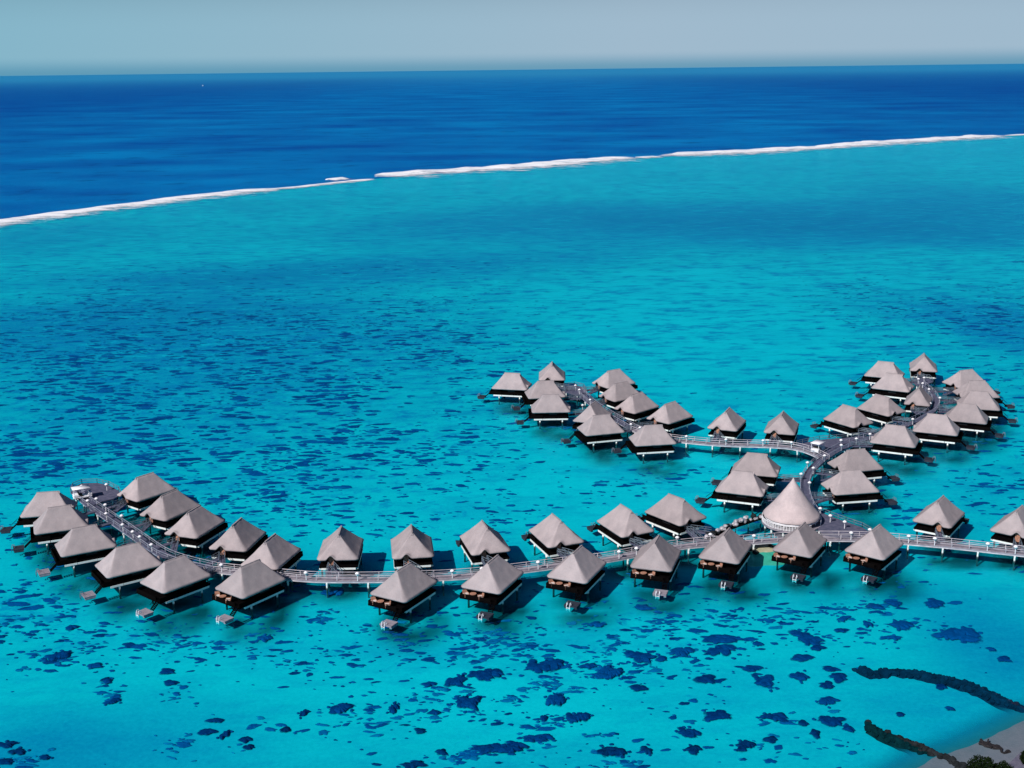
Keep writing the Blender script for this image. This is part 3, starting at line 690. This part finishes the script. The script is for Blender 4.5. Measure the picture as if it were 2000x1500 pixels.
def boardwalk(label, wd, px, mat):
    P0 = [at(x, y, ZD) for x, y in px]; P = resample(P0, 1.6)
    for _ in range(4): P = [P[0]] + [(P[i-1]+P[i]*2+P[i+1])/4 for i in range(1, len(P)-1)] + [P[-1]]
    PATHS.append((P, wd))
    t = thing('boardwalk', label, 'boardwalk', P[0], 0, 'boardwalks on piles between the huts'); o = P[0].copy()
    N = []
    for i in range(len(P)):
        d = (P[min(i+1, len(P)-1)]-P[max(i-1, 0)]).normalized(); N.append(Vector((-d.y, d.x, 0)))
    bm = bmesh.new(); rows = []
    for i, p in enumerate(P):
        q = p-o; n = N[i]*wd/2
        rows.append([bm.verts.new(v) for v in (q+n, q-n, q-n-Vector((0, 0, .25)), q+n-Vector((0, 0, .25)))])
    for a, b in zip(rows, rows[1:]):
        for k in range(4): bm.faces.new((a[k], b[k], b[(k+1) % 4], a[(k+1) % 4]))
    bm.faces.new(rows[0]); bm.faces.new(rows[-1][::-1])
    obj('deck', bm, mat, t)
    bm = bmesh.new()
    for i in range(0, len(P)-1):
        for s in (-1, 1):
            a = P[i]-o+N[i]*s*(wd/2-.06); b = P[i+1]-o+N[i+1]*s*(wd/2-.06)
            for zz, th in ((1.02, .085), (.55, .055)): bar(bm, a+Vector((0, 0, zz)), b+Vector((0, 0, zz)), th)
            if i % 2 == 0: bar(bm, a, a+Vector((0, 0, 1.05)), .10)
    obj('railing', bm, RAILM if mat is PLANK else RAILP, t)
    for s in (-1, 1):
        bm = bmesh.new()
        for i in range(len(P)-1): bar(bm, P[i]-o+N[i]*s*(wd/2-.1)-Vector((0, 0, .37)), P[i+1]-o+N[i+1]*s*(wd/2-.1)-Vector((0, 0, .37)), .14, .22)
        obj('side_beam', bm, RAILM if mat is PLANK else RAILP, t)
    for i in range(1, len(P), 4):
        bm = bmesh.new(); q = P[i]-o; n = N[i]*(wd/2+.15)
        bar(bm, q+n-Vector((0, 0, .62)), q-n-Vector((0, 0, .62)), .28, .3)
        for s in (-.8, .8):
            c_ = q+n*s; cyl(bm, c_.x, c_.y, -ZD-1.6, -.78, .15, .17, 8)
        ob = obj('pile', bm, LEGM, t)
        # object origin at the water line so the wet band sits right
        for v in ob.data.vertices: v.co.z += ZD
        ob.location.z = -ZD
    return t
for a in WALKS: boardwalk(*a)
def nearest(p):
    best = None
    for P, wd in PATHS:
        for i, q in enumerate(P):
            d = (Vector((p.x, p.y))-Vector((q.x, q.y))).length
            if best is None or d < best[0]:
                t = (P[min(i+1, len(P)-1)]-P[max(i-1, 0)]).normalized(); best = (d, q, t, wd)
    return best

def hub(label, poly, rails=True):
    P = [at(x, y, ZD+.02) for x, y in poly]; o = sum(P, Vector())/len(P); t = thing('jetty_deck', label, 'deck', o, 0, 'wide decks where boardwalks meet')
    bm = bmesh.new(); a = [bm.verts.new(p-o) for p in P]; b = [bm.verts.new(p-o-Vector((0, 0, .3))) for p in P]
    try: f = bm.faces.new(a)
    except Exception: pass
    bm.faces.new(b[::-1])
    for i in range(len(P)): bm.faces.new((a[i], b[i], b[(i+1) % len(P)], a[(i+1) % len(P)]))
    bmesh.ops.recalc_face_normals(bm, faces=bm.faces[:]); obj('deck', bm, PLANK, t)
    bm = bmesh.new()
    for i in rails:
        p, q = P[i]-o, P[(i+1) % len(P)]-o; n = max(1, int((q-p).length/1.8))
        for zz in (.5, 1.0): bar(bm, p+Vector((0, 0, zz)), q+Vector((0, 0, zz)), .09)
        for k in range(n+1):
            c_ = p.lerp(q, k/n); bar(bm, c_, c_+Vector((0, 0, 1.05)), .1)
    obj('railing', bm, RAILD, t)
    for i, p in enumerate(P):
        q = (p-o)*.9; bm = bmesh.new(); cyl(bm, q.x, q.y, -1.6, ZD-.25, .17, .17, 8)
        ob = obj('pile', bm, LEGM, t); ob.location.z = -ZD-.02
hub('round turning deck with the golf cart at the end of the left jetty', [(138, 962), (143, 951), (160, 944), (190, 943), (213, 948), (232, 958), (236, 966), (222, 974), (200, 979), (186, 986), (160, 978)], (0, 1, 2, 3, 4, 5))
hub('triangular hub deck with the golf cart where the upper boardwalks meet', [(1556, 868), (1600, 859), (1650, 855), (1690, 851), (1694, 860), (1662, 871), (1632, 884), (1609, 899), (1596, 889)], (0, 1, 2))
hub('wide sloping deck right of the pavilion joining the front boardwalk', [(1592, 1008), (1603, 1000), (1622, 1008), (1652, 1019), (1684, 1030), (1702, 1040), (1700, 1048), (1640, 1051), (1610, 1046), (1596, 1030)], (1, 2, 3, 4))
hub('small end deck at the head of the far left cluster boardwalk', [(1100, 755), (1122, 752), (1140, 756), (1146, 768), (1128, 772), (1104, 765)], (0, 1, 2, 5))
hub('small landing deck in front of the farthest hut of the right cluster', [(1780, 744), (1788, 738), (1815, 738), (1822, 746), (1806, 752), (1790, 752)], (0, 1, 2))

# lamps
bm = bmesh.new(); cyl(bm, 0, 0, 0, 1.15, .07, .06, 8)
lamp0 = thing('lamp_post', 'x', 'lamp', (0, 0, -500)); obj('post', bm, WHITE, lamp0)
bm = bmesh.new(); r_ = lathe(bm, [(.14, 1.12), (.24, 1.18), (.26, 1.42), (.42, 1.46), (.30, 1.66), (.06, 1.82)], 12); bm.faces.new(r_[-1]); bm.faces.new(r_[0][::-1])
obj('lantern', bm, WHITE, lamp0, True)
LAMPS = {
 'the left jetty boardwalk': [(200, 990), (196, 1006), (233, 1012), (230, 1030), (267, 1038), (260, 1054), (300, 1063), (213, 970), (161, 982), (430, 1106), (157, 944), (208, 947)],
 'the front boardwalk left of the pavilion': [(602, 1122), (707, 1120), (943, 1110), (892, 1120), (1048, 1098), (1237, 1072), (1212, 1088), (1327, 1053), (1477, 1053), (820, 1122), (1385, 1048)],
 'the boardwalk and deck right of the pavilion': [(1622, 1008), (1650, 1020), (1689, 1031), (1660, 1047), (1832, 1053), (1930, 1064), (1603, 999), (1780, 1050), (1980, 1070)],
 'the curved boardwalk behind the pavilion': [(1696, 848), (1687, 861), (1632, 860), (1652, 872), (1618, 892), (1583, 903), (1595, 916), (1564, 929), (1579, 941)],
 'the pale boardwalk left of the hub deck': [(1488, 864), (1339, 855), (1420, 864), (1550, 866)],
 'the far left cluster boardwalk': [(1123, 754), (1136, 762), (1148, 782), (1138, 792), (1224, 832), (1234, 840)],
 'the far right cluster boardwalk': [(1791, 740), (1814, 740), (1820, 760), (1835, 777), (1821, 789), (1788, 819), (1794, 750)]}
first = True
for where, ps in LAMPS.items():
    for x, y in ps:
        p = at(x, y, 3.3); d, q, t, wd = nearest(p)
        if d < 4.5:
            n = Vector((-t.y, t.x)); s = 1 if (Vector((p.x-q.x, p.y-q.y)).dot(n)) > 0 else -1
            p = Vector((q.x+n.x*s*(wd/2-.02), q.y+n.y*s*(wd/2-.02), 0))
        o = lamp0 if first else copy_tree(lamp0); first = False
        o.location = (p.x, p.y, ZD); o.scale = (1.12, 1.12, 1.0)
        o['label'] = 'white lantern on a short post along '+where; o['group'] = 'white lanterns along '+where

# ------------------------------------------------------------------ bungalow parts (origin: plan centre at water level, +Y = open lagoon end)
A_, B_, RISE, RLH, ZE = 5.5, 4.07, 3.97, 2.15, 3.4
def outline(a, b, rc, m):
    """points counter-clockwise round a rounded rectangle, m per straight side"""
    pts = []
    corners = [(b-rc, -a+rc, -PI/2), (b-rc, a-rc, 0), (-b+rc, a-rc, PI/2), (-b+rc, -a+rc, PI)]
    ends = []
    for cx, cy, a0 in corners: ends.append([(cx+rc*math.cos(a0+PI/2*k/4), cy+rc*math.sin(a0+PI/2*k/4)) for k in range(5)])
    for i in range(4):
        pts += ends[i]
        p, q = ends[i][-1], ends[(i+1) % 4][0]
        for k in range(1, m): pts.append((p[0]+(q[0]-p[0])*k/m, p[1]+(q[1]-p[1])*k/m))
    return pts
def roof_bm(mir, seed):
    bm = bmesh.new(); rings = []; xn = -1.35*(-mir)*-1 if False else mir*1.35
    R = 12; m = 22
    def nlift(x, y, t):
        if y > -1.5: return 0
        u = abs(x-xn)/1.15
        return .95*math.cos(min(1, u)*PI/2)**2*max(0, 1-t*4.2)
    for k in range(R+1):
        t = k/R; a = A_*(1-t)+(RLH+.02)*t; b = B_*(1-t)+.10*t; rc = .75*(1-t)**1.5+.09
        z = ZE+RISE*(t**1.10)
        ring = []
        for x, y in outline(a, b, min(rc, b-.005), m):
            nz = .07*noise.noise(Vector((x*.8+seed, y*.8, t*4)))*(1-.3*t)
            sag = -.06*math.sin(t*PI)
            ring.append(bm.verts.new((x, y, z+nz+sag+nlift(x, y, t))))
        rings.append(ring)
    n = len(rings[0])
    low, inn = [], []
    for x, y in outline(A_-.10, B_-.10, .7, m): low.append(bm.verts.new((x, y, ZE-.30+nlift(x, y, 0)+.03*noise.noise(Vector((x*3, y*3, seed))))))
    for x, y in outline(A_-1.25, B_-1.05, .3, m): inn.append(bm.verts.new((x, y, ZE+.35)))
    allr = [inn, low]+rings
    for r0, r1 in zip(allr, allr[1:]):
        for i in range(n): bm.faces.new((r0[i], r0[(i+1) % n], r1[(i+1) % n], r1[i]))
    bm.faces.new(rings[-1]); bm.faces.new(inn[::-1])
    return bm
def make_bungalow(mir, seed):
    root = thing('overwater_bungalow', 'x', 'bungalow', (0, 0, -500))
    obj('roof', roof_bm(mir, seed), THATCH, root, True)
    rf = root.children[0]
    bm = bmesh.new()      # ridge cap with a small vent gable on the entrance side
    N = 8
    for i in range(N):
        y0 = -RLH-.1+(2*RLH+.2)*i/N; y1 = -RLH-.1+(2*RLH+.2)*(i+1)/N
        bar(bm, (0, y0, ZE+RISE-.02+.015*(i % 2)), (0, y1+.02, ZE+RISE-.02+.015*(i % 2)), .26, .14)
    obj('ridge_cap', bm, THATCH, rf)
    bm = bmesh.new()
    vs = [bm.verts.new(p) for p in ((-.32, -RLH-.46, ZE+RISE-.50), (.32, -RLH-.46, ZE+RISE-.50), (0, -RLH-.38, ZE+RISE+.06), (0, -RLH+.3, ZE+RISE+.05))]
    bm.faces.new((vs[0], vs[1], vs[2])); bm.faces.new((vs[1], vs[3], vs[2])); bm.faces.new((vs[0], vs[2], vs[3]))
    obj('vent_gable', bm, THATCH, rf)
    bm = bmesh.new()      # walls: inner room, stopping short of the terrace
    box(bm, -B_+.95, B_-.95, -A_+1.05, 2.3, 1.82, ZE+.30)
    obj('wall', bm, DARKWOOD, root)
    bm = bmesh.new(); box(bm, mir*1.35-.5, mir*1.35+.5, -A_+.98, -A_+1.04, 1.85, 3.6); d_ = obj('door', bm, TERRA, root)
    for sx in (-1, 1):
        bm = bmesh.new(); xx = sx*(B_-.95)
        box(bm, min(xx, xx+sx*.04), max(xx, xx+sx*.04), -1.6, .6, 2.3, 3.1); obj('window', bm, BLACK, root)
    bm = bmesh.new(); box(bm, -B_+.35, B_-.35, -A_+.6, A_+.75, 1.45, 1.82); obj('floor_deck', bm, DARKWOOD, root)
    bm = bmesh.new()      # terrace balustrade of dark slats with gap for the stair
    z0, z1 = 1.82, 2.45; y1 = A_+.68; x1 = B_-.42
    gap0, gap1 = mir*x1-.0, mir*(x1-1.1)
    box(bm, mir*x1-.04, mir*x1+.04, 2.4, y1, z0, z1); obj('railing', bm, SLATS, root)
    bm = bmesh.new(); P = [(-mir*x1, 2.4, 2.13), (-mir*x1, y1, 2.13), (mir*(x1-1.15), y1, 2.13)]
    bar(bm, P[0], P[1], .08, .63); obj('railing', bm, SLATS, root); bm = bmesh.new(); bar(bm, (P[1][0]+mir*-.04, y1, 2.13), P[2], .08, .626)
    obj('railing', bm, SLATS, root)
    for s in (-1, 1):
        bm = bmesh.new()
        segs = ((-4.6, -1.4), (-1.35, 2.4), (2.5, 4.9))
        for a, b in segs: box(bm, s*(B_-.50)-.20, s*(B_-.50)+.20, a, b, 1.04, 1.44)
        obj('side_beam', bm, CONC, root)
    for yy in (-4.78, 4.6):
        bm = bmesh.new(); box(bm, -B_+.75, B_-.75, yy-.16, yy+.16, 1.05, 1.43); obj('end_beam', bm, CONC, root)
    for s in (-1, 1):
        for yy in (-3.1, 3.2):
            bm = bmesh.new(); cyl(bm, 0, 0, -1.7, 1.12, .19, .19, 10); lg = obj('leg', bm, LEGM, root, True); lg.location = (s*(B_-.62), yy, 0)
    # stair + swim platform
    xst = mir*(B_-.42-.58)
    bm = bmesh.new(); ya, yb = A_+.72, A_+2.1
    for s in (-.42, .42): bar(bm, (xst+s, ya, 1.75), (xst+s, yb, .55), .08, .22)
    for k in range(6): u = (k+.5)/6; box(bm, xst-.40, xst+.40, ya+(yb-ya)*u-.14, ya+(yb-ya)*u+.14, 1.74-1.2*u, 1.79-1.2*u)
    for s in (-.46, .46): bar(bm, (xst+s, ya, 2.65), (xst+s, yb, 1.45), .06)
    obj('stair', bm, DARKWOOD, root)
    bm = bmesh.new(); 
    xp = mir*2.6
    for k in range(9): box(bm, xp-1.25, xp+1.25, yb+.1+k*.24, yb+.1+k*.24+.20, .42, .52)
    box(bm, xp-1.25, xp+1.25, yb+.1, yb+.2, .25, .415); box(bm, xp-1.25, xp+1.25, yb+2.1, yb+2.2, .25, .415)
    for sx in (-1.0, 1.0): box(bm, xp+sx-.22, xp+sx+.22, yb+.22, yb+2.08, -.12, .41)
    sw = obj('swim_deck', bm, SWIM, root)
    bm = bmesh.new()
    xl = xp-mir*.3
    for s in (-.32, .32):
        P = [(xl+s, yb+1.9, .5), (xl+s, yb+1.95, 1.05), (xl+s, yb+2.35, 1.08), (xl+s, yb+2.55, .4), (xl+s, yb+2.55, -.35)]
        for a, b in zip(P, P[1:]): bar(bm, a, b, .075)
    for zz in (.2, -.1): bar(bm, (xl-.32, yb+2.55, zz), (xl+.32, yb+2.55, zz), .08)
    obj('ladder', bm, RAILD, sw)
    return root
protoL = [make_bungalow(-1, 3), make_bungalow(-1, 17)]; protoR = [make_bungalow(1, 9)]
used = set()
LJ = 'left jetty'
rg = random.Random(4)
GW = []
for i, (k, (x, y, az, mir, lab)) in enumerate(HUTS.items()):
    pl = protoL if mir < 0 else protoR; pr = pl[i % len(pl)]
    if pr.name not in used: used.add(pr.name); o = pr
    else: o = copy_tree(pr)
    a = math.radians(az); sc = 1.0
    if k == 'E5': sc = .86
    o.location = (x, y, 0); o.rotation_euler = (0, 0, -a); o.scale = (sc*rg.uniform(.985, 1.015), sc*rg.uniform(.985, 1.015), 1)
    o['label'] = lab; o['group'] = 'thatched overwater bungalows along the boardwalks'
    if k[0] == 'F' or k in ('L5', 'L6'):
        for ch in o.children:
            for g2 in ch.children:
                if g2.name.startswith('ladder'): g2.data = g2.data.copy(); g2.data.materials[0] = WHITE
    if k in ('L3', 'L4', 'L5', 'L6', 'F1', 'F4'):
        for ch in o.children:
            if ch.name.startswith('swim_deck'): ch.data = ch.data.copy(); ch.data.materials[0] = PLANKL
    # gangway from the arched entrance to the nearest boardwalk
    oy = Vector((math.sin(a), math.cos(a), 0)); ox = Vector((math.cos(a), -math.sin(a), 0))
    e = Vector((x, y, 0)) - oy*(A_-.55) + ox*mir*1.35
    d, q, t, wd = nearest(e)
    if 1.2 < d < 16:
        q = Vector((q.x, q.y, 0)); dv = (q-e); L = dv.length-wd/2+.05
        if L > .3:
            u = dv.normalized(); n = Vector((-u.y, u.x, 0)); bm = bmesh.new(); bm2 = bmesh.new()
            M = o.matrix_basis.inverted()
            z = 1.80
            P = [e+n*.6, e-n*.6, e+u*L-n*.6, e+u*L+n*.6]
            top = [bm.verts.new(M @ (p+Vector((0, 0, z)))) for p in P]; bot = [bm.verts.new(M @ (p+Vector((0, 0, z-.22)))) for p in P]
            bm.faces.new(top[::-1]); bm.faces.new(bot)
            for j in range(4): bm.faces.new((top[j], top[(j+1) % 4], bot[(j+1) % 4], bot[j]))
            bmesh.ops.recalc_face_normals(bm, faces=bm.faces[:])
            gwo = obj('gangway', bm, PLANK, o)
            for s in (-.56, .56):
                a0, a1 = e+n*s, e+u*L+n*s
                for zz in (.5, .95): bar(bm2, M @ (a0+Vector((0, 0, z+zz))), M @ (a1+Vector((0, 0, z+zz))), .07)
                for j in range(int(L/1.8)+1):
                    c_ = a0.lerp(a1, j*1.8/L); bar(bm2, M @ (c_+Vector((0, 0, z))), M @ (c_+Vector((0, 0, z+1))), .07)
            obj('handrail', bm2, RAILD, gwo)

# terrace furniture of the huts whose terraces face the camera
def chair_proto():
    t = thing('terrace_chair', 'x', 'chair', (0, 0, -500))
    bm = bmesh.new(); box(bm, -.35, .35, -.35, .35, .34, .42); obj('seat', bm, TERRA, t)
    bm = bmesh.new(); box(bm, -.35, .35, -.30, .30, .425, .52); obj('cushion', bm, CUSH, t)
    bm = bmesh.new(); M = Matrix.Translation((0, -.36, .42)) @ Matrix.Rotation(.22, 4, 'X'); box(bm, -.35, .35, -.04, .04, 0, .62, M); obj('backrest', bm, TERRA, t)
    for sx in (-.32, .32):
        bm = bmesh.new(); box(bm, sx-.04, sx+.04, -.35, .35, .60, .66); bar(bm, (sx, .3, 0), (sx, .3, .6), .06); bar(bm, (sx, -.3, 0), (sx, -.3, .6), .06); obj('arm', bm, TERRA, t)
    return t
def table_proto():
    t = thing('terrace_table', 'x', 'table', (0, 0, -500))
    bm = bmesh.new(); cyl(bm, 0, 0, .66, .72, .5, .5, 16); obj('tabletop', bm, TERRA, t)
    bm = bmesh.new(); cyl(bm, 0, 0, .02, .66, .06, .06, 8); cyl(bm, 0, 0, 0, .04, .28, .22, 12); obj('pedestal', bm, TERRA, t)
    return t
CHp, TBp = chair_proto(), table_proto(); cu = [False, False]
for k, who in (('L6', 'the near corner hut of the left jetty'), ('F1', 'the leftmost front row hut'), ('F2', 'the second front row hut from the left'), ('F3', 'the third front row hut from the left'),
               ('F4', 'the middle front row hut'), ('F5', 'the front row hut left of the sand islet'), ('F6', 'the front row hut below the pavilion'), ('F7', 'the rightmost front row hut')):
    x, y, az, mir, _l = HUTS[k]; a = math.radians(az); oy = Vector((math.sin(a), math.cos(a))); ox = Vector((math.cos(a), -math.sin(a)))
    for j, (lx, ly, rz) in enumerate(((-.2, 5.7, 2.3), (2.7, 5.7, -2.2), (1.3, 5.65, None))):
        p = Vector((x, y)) + ox*lx + oy*ly
        src = TBp if rz is None else CHp; ix = 0 if rz is None else 1
        o = src if not cu[ix] else copy_tree(src); cu[ix] = True
        o.location = (p.x, p.y, 1.82); o.rotation_euler = (0, 0, -a+(rz or 0)+PI); o.scale = (1.25, 1.25, 1.1)
        if rz is None: o['label'] = 'small brown table on the terrace of '+who; o['group'] = 'brown tables on the terraces'
        else: o['label'] = 'brown wooden armchair on the terrace of '+who; o['group'] = 'brown armchairs on the terrace of '+who

# ------------------------------------------------------------------ pavilion
pc = at(1546.5, 1004, 3.5)
pv = thing('conical_pavilion', 'tall conical thatched pavilion on a round railed deck with white eave band', 'pavilion', (pc.x, pc.y, 0))
bm = bmesh.new(); R0, HT = 6.0, 8.0; prof = [(R0-.9, 3.75), (R0-.12, 3.25), (R0, 3.45)]
for k in range(1, 15): t = k/15; prof.append((R0*(1-t)**1.05*(1-.05*math.sin(t*PI))+.04, 3.45+HT*t))
prof.append((.05, 3.45+HT+.1)); rr = lathe(bm, prof, 56); bm.faces.new(rr[-1])
for v in bm.verts: v.co += Vector((v.co.x, v.co.y, 0)).normalized()*.08*noise.noise(v.co*1.1) if v.co.xy.length > .3 else Vector()
obj('roof', bm, THATCH2, pv, True)
bm = bmesh.new(); lathe(bm, [(R0-.32, 2.88), (R0-.20, 3.28), (R0-.45, 3.30), (R0-.5, 2.9), (R0-.32, 2.88)], 56); obj('eave_band', bm, WHITE, pv, True)
bm = bmesh.new(); q = lathe(bm, [(R0+.2, 1.55), (R0+.2, 1.92), (.3, 1.93)], 48); bm.faces.new(q[-1]); bm.faces.new(q[0][::-1]); obj('deck', bm, PLANKL, pv)
bm = bmesh.new(); q = lathe(bm, [(3.4, 1.94), (3.4, 3.9)], 32); obj('wall', bm, DARKWOOD, pv)
for i in range(12):
    a = 2*PI*i/12; bm = bmesh.new(); cyl(bm, (R0-.9)*math.cos(a), (R0-.9)*math.sin(a), 1.94, 3.6, .13, .12, 8); obj('column', bm, WHITE, pv)
bm = bmesh.new(); n = 64
for i in range(n):
    a, b = 2*PI*i/n, 2*PI*(i+1)/n; r = R0+.1
    if 5 <= i <= 9 or 53 <= i <= 58: continue
    for zz, th in ((2.95, .12), (2.6, .06), (2.3, .06), (2.05, .08)): bar(bm, (r*math.cos(a), r*math.sin(a), zz), (r*math.cos(b), r*math.sin(b), zz), th)
    bar(bm, (r*math.cos(a), r*math.sin(a), 1.93), (r*math.cos(a), r*math.sin(a), 2.98), .09)
obj('railing', bm, WHITE, pv)
for i in range(12):
    a = 2*PI*i/12; bm = bmesh.new(); cyl(bm, (R0-.5)*math.cos(a), (R0-.5)*math.sin(a), -1.7, 1.54, .2, .2, 8); obj('pile', bm, LEGM, pv)

# small sand islet and the arc of boulders beside the pavilion
ic = at(1486, 1070, 0); bm = bmesh.new(); prev = None
for r, z in ((.01, .38), (1.2, .30), (2.4, .12), (3.4, -.15), (4.6, -.7), (6.5, -1.62)):
    ring = [bm.verts.new((r*1.25*math.cos(2*PI*i/28)*(1+.18*noise.noise(Vector((i*.5, r*.2, 1)))), r*.9*math.sin(2*PI*i/28)*(1+.18*noise.noise(Vector((i*.5, r*.2, 7)))), z)) for i in range(28)]
    if prev:
        for i in range(28): bm.faces.new((prev[i], ring[i], ring[(i+1) % 28], prev[(i+1) % 28]))
    prev = ring
m = NT('islet_sand'); g = m.n('ShaderNodeNewGeometry').outputs['Position']; m.princ(m.ramp(m.noise(g, .8, 4), [(.3, (.30, .30, .19)), (.7, (.42, .40, .28))]), .95, .1)
o = obj('sand_islet', bm, m.m, smooth=True); o.location = (ic.x, ic.y, 0); tag(o, kind='structure')
rb = random.Random(21)
def boulder(p, r, dark, label, group):
    o = obj('boulder', rock_bm(r, rb.random()*60, 2, .75), ROCKD if dark else ROCK, smooth=False); o.location = p; o.rotation_euler = (0, 0, rb.uniform(0, 6)); tag(o, label, 'boulder', group)
for x, y in ((1473, 1060), (1483, 1062), (1498, 1060), (1505, 1068), (1464, 1072), (1476, 1078), (1518, 1074)):
    p = at(x, y, .2); boulder(p, rb.uniform(.5, .9), True, 'black boulder on the edge of the small sand islet', 'black boulders around the sand islet')
ARC = [(1380, 1052), (1388, 1047), (1400, 1041), (1412, 1035), (1424, 1030), (1437, 1025), (1450, 1021), (1462, 1017), (1474, 1013), (1486, 1010)]
AP = resample([at(x, y, ZD) for x, y in ARC], 1.5)
t = thing('boardwalk', 'narrow curved footbridge carrying pale boulders up to the pavilion', 'boardwalk', AP[0], 0, 'boardwalks on piles between the huts')
bm = bmesh.new(); o0 = AP[0].copy()
for a, b in zip(AP, AP[1:]): bar(bm, a-o0-Vector((0, 0, .15)), b-o0-Vector((0, 0, .15)), 1.6, .25)
obj('deck', bm, DARKWOOD, t)
for i in range(1, len(AP), 2):
    bm = bmesh.new(); q = AP[i]-o0; cyl(bm, q.x, q.y, -1.6, ZD-.28, .14, .14, 8); ob = obj('pile', bm, LEGM, t); ob.location.z = -ZD
for i, p in enumerate(AP):
    for s in range(3):
        dark = rb.random() < .42; r = rb.uniform(.38, .66)
        boulder(p+Vector((rb.uniform(-.6, .6), rb.uniform(-.5, .5), r*.42+(.45 if s == 2 else 0))), r, dark,
                ('black' if dark else 'pale')+' boulder in the curved row left of the pavilion', ('black' if dark else 'pale')+' boulders in the curved row')

# ------------------------------------------------------------------ golf carts + distant boat
def golf_cart(x, y, rz, label):
    p = at(x, y, ZD+.9); t = thing('golf_cart', label, 'golf cart', (p.x, p.y, ZD+.04), rz, 'white golf carts on the turning decks')
    bm = bmesh.new(); box(bm, -.68, .68, -1.35, 1.3, .28, .55); box(bm, -.66, .66, -1.35, -.55, .56, .85); box(bm, -.62, .62, .78, 1.36, .56, .92)
    bmesh.ops.bevel(bm, geom=bm.edges[:], offset=.06, segments=2, affect='EDGES'); obj('body', bm, WHITE, t)
    bm = bmesh.new(); box(bm, -.78, .78, -1.45, 1.15, 1.86, 1.98); bmesh.ops.bevel(bm, geom=bm.edges[:], offset=.05, segments=3, affect='EDGES'); obj('roof', bm, WHITE, t, True)
    bm = bmesh.new()
    for sx in (-.62, .62): bar(bm, (sx, .95, .8), (sx, .62, 1.88), .06); bar(bm, (sx, -1.2, .8), (sx, -1.2, 1.88), .06)
    obj('roof_post', bm, WHITE, t)
    bm = bmesh.new(); box(bm, -.6, .6, -.55, -.02, .56, .78); box(bm, -.6, .6, -.62, -.5, .86, 1.25); obj('seat', bm, BLACK, t)
    bm = bmesh.new(); bar(bm, (.3, .75, .9), (.3, .45, 1.12), .04); obj('steering_column', bm, BLACK, t)
    for sx in (-.62, .62):
        for yy in (-.85, .9):
            bm = bmesh.new(); M = Matrix.Translation((sx, yy, .24)) @ Matrix.Rotation(PI/2, 4, 'Y')
            bmesh.ops.create_cone(bm, cap_ends=True, segments=18, radius1=.24, radius2=.24, depth=.18, matrix=M); wb = obj('wheel', bm, BLACK, t)
            bm = bmesh.new(); bmesh.ops.create_cone(bm, cap_ends=True, segments=12, radius1=.12, radius2=.12, depth=.2, matrix=M); obj('rim', bm, WHITE, wb)
    t.scale = (1.55, 1.5, 1.35)
golf_cart(161, 966, math.radians(-62), 'white golf cart with a big roof parked at the end of the left jetty')
golf_cart(1598, 876, math.radians(-40), 'white golf cart parked on the triangular hub deck')

bp = at(396, 168, 0)
t = thing('distant_boat', 'tiny white boat far out on the deep blue ocean', 'boat', (bp.x, bp.y, .1), .6)
bm = bmesh.new(); secs = []
for yy, hw, zk, zt in ((-9, 2.4, .3, 2.2), (-5, 3, 0, 2.3), (0, 3.1, -.1, 2.5), (5, 2.2, 0, 3.0), (9, .1, 1.0, 3.6)):
    secs.append([bm.verts.new(v) for v in ((-hw, yy, zt), (-hw*.6, yy, zk), (hw*.6, yy, zk), (hw, yy, zt))])
for a, b in zip(secs, secs[1:]):
    for k in range(3): bm.faces.new((a[k], a[k+1], b[k+1], b[k]))
    bm.faces.new((a[3], a[0], b[0], b[3]))
bm.faces.new(secs[0]); bmesh.ops.recalc_face_normals(bm, faces=bm.faces[:]); obj('hull', bm, WHITE, t)
bm = bmesh.new(); box(bm, -2, 2, -5, 2.5, 2.4, 5.2); box(bm, -1.4, 1.4, -3, 1, 5.2, 7.2); bmesh.ops.bevel(bm, geom=bm.edges[:], offset=.3, segments=2, affect='EDGES'); obj('cabin', bm, WHITE, t)

sc = bpy.context.scene
sc.render.resolution_x, sc.render.resolution_y = 1024, 768
sc.cycles.max_bounces = 8; sc.cycles.transparent_max_bounces = 16
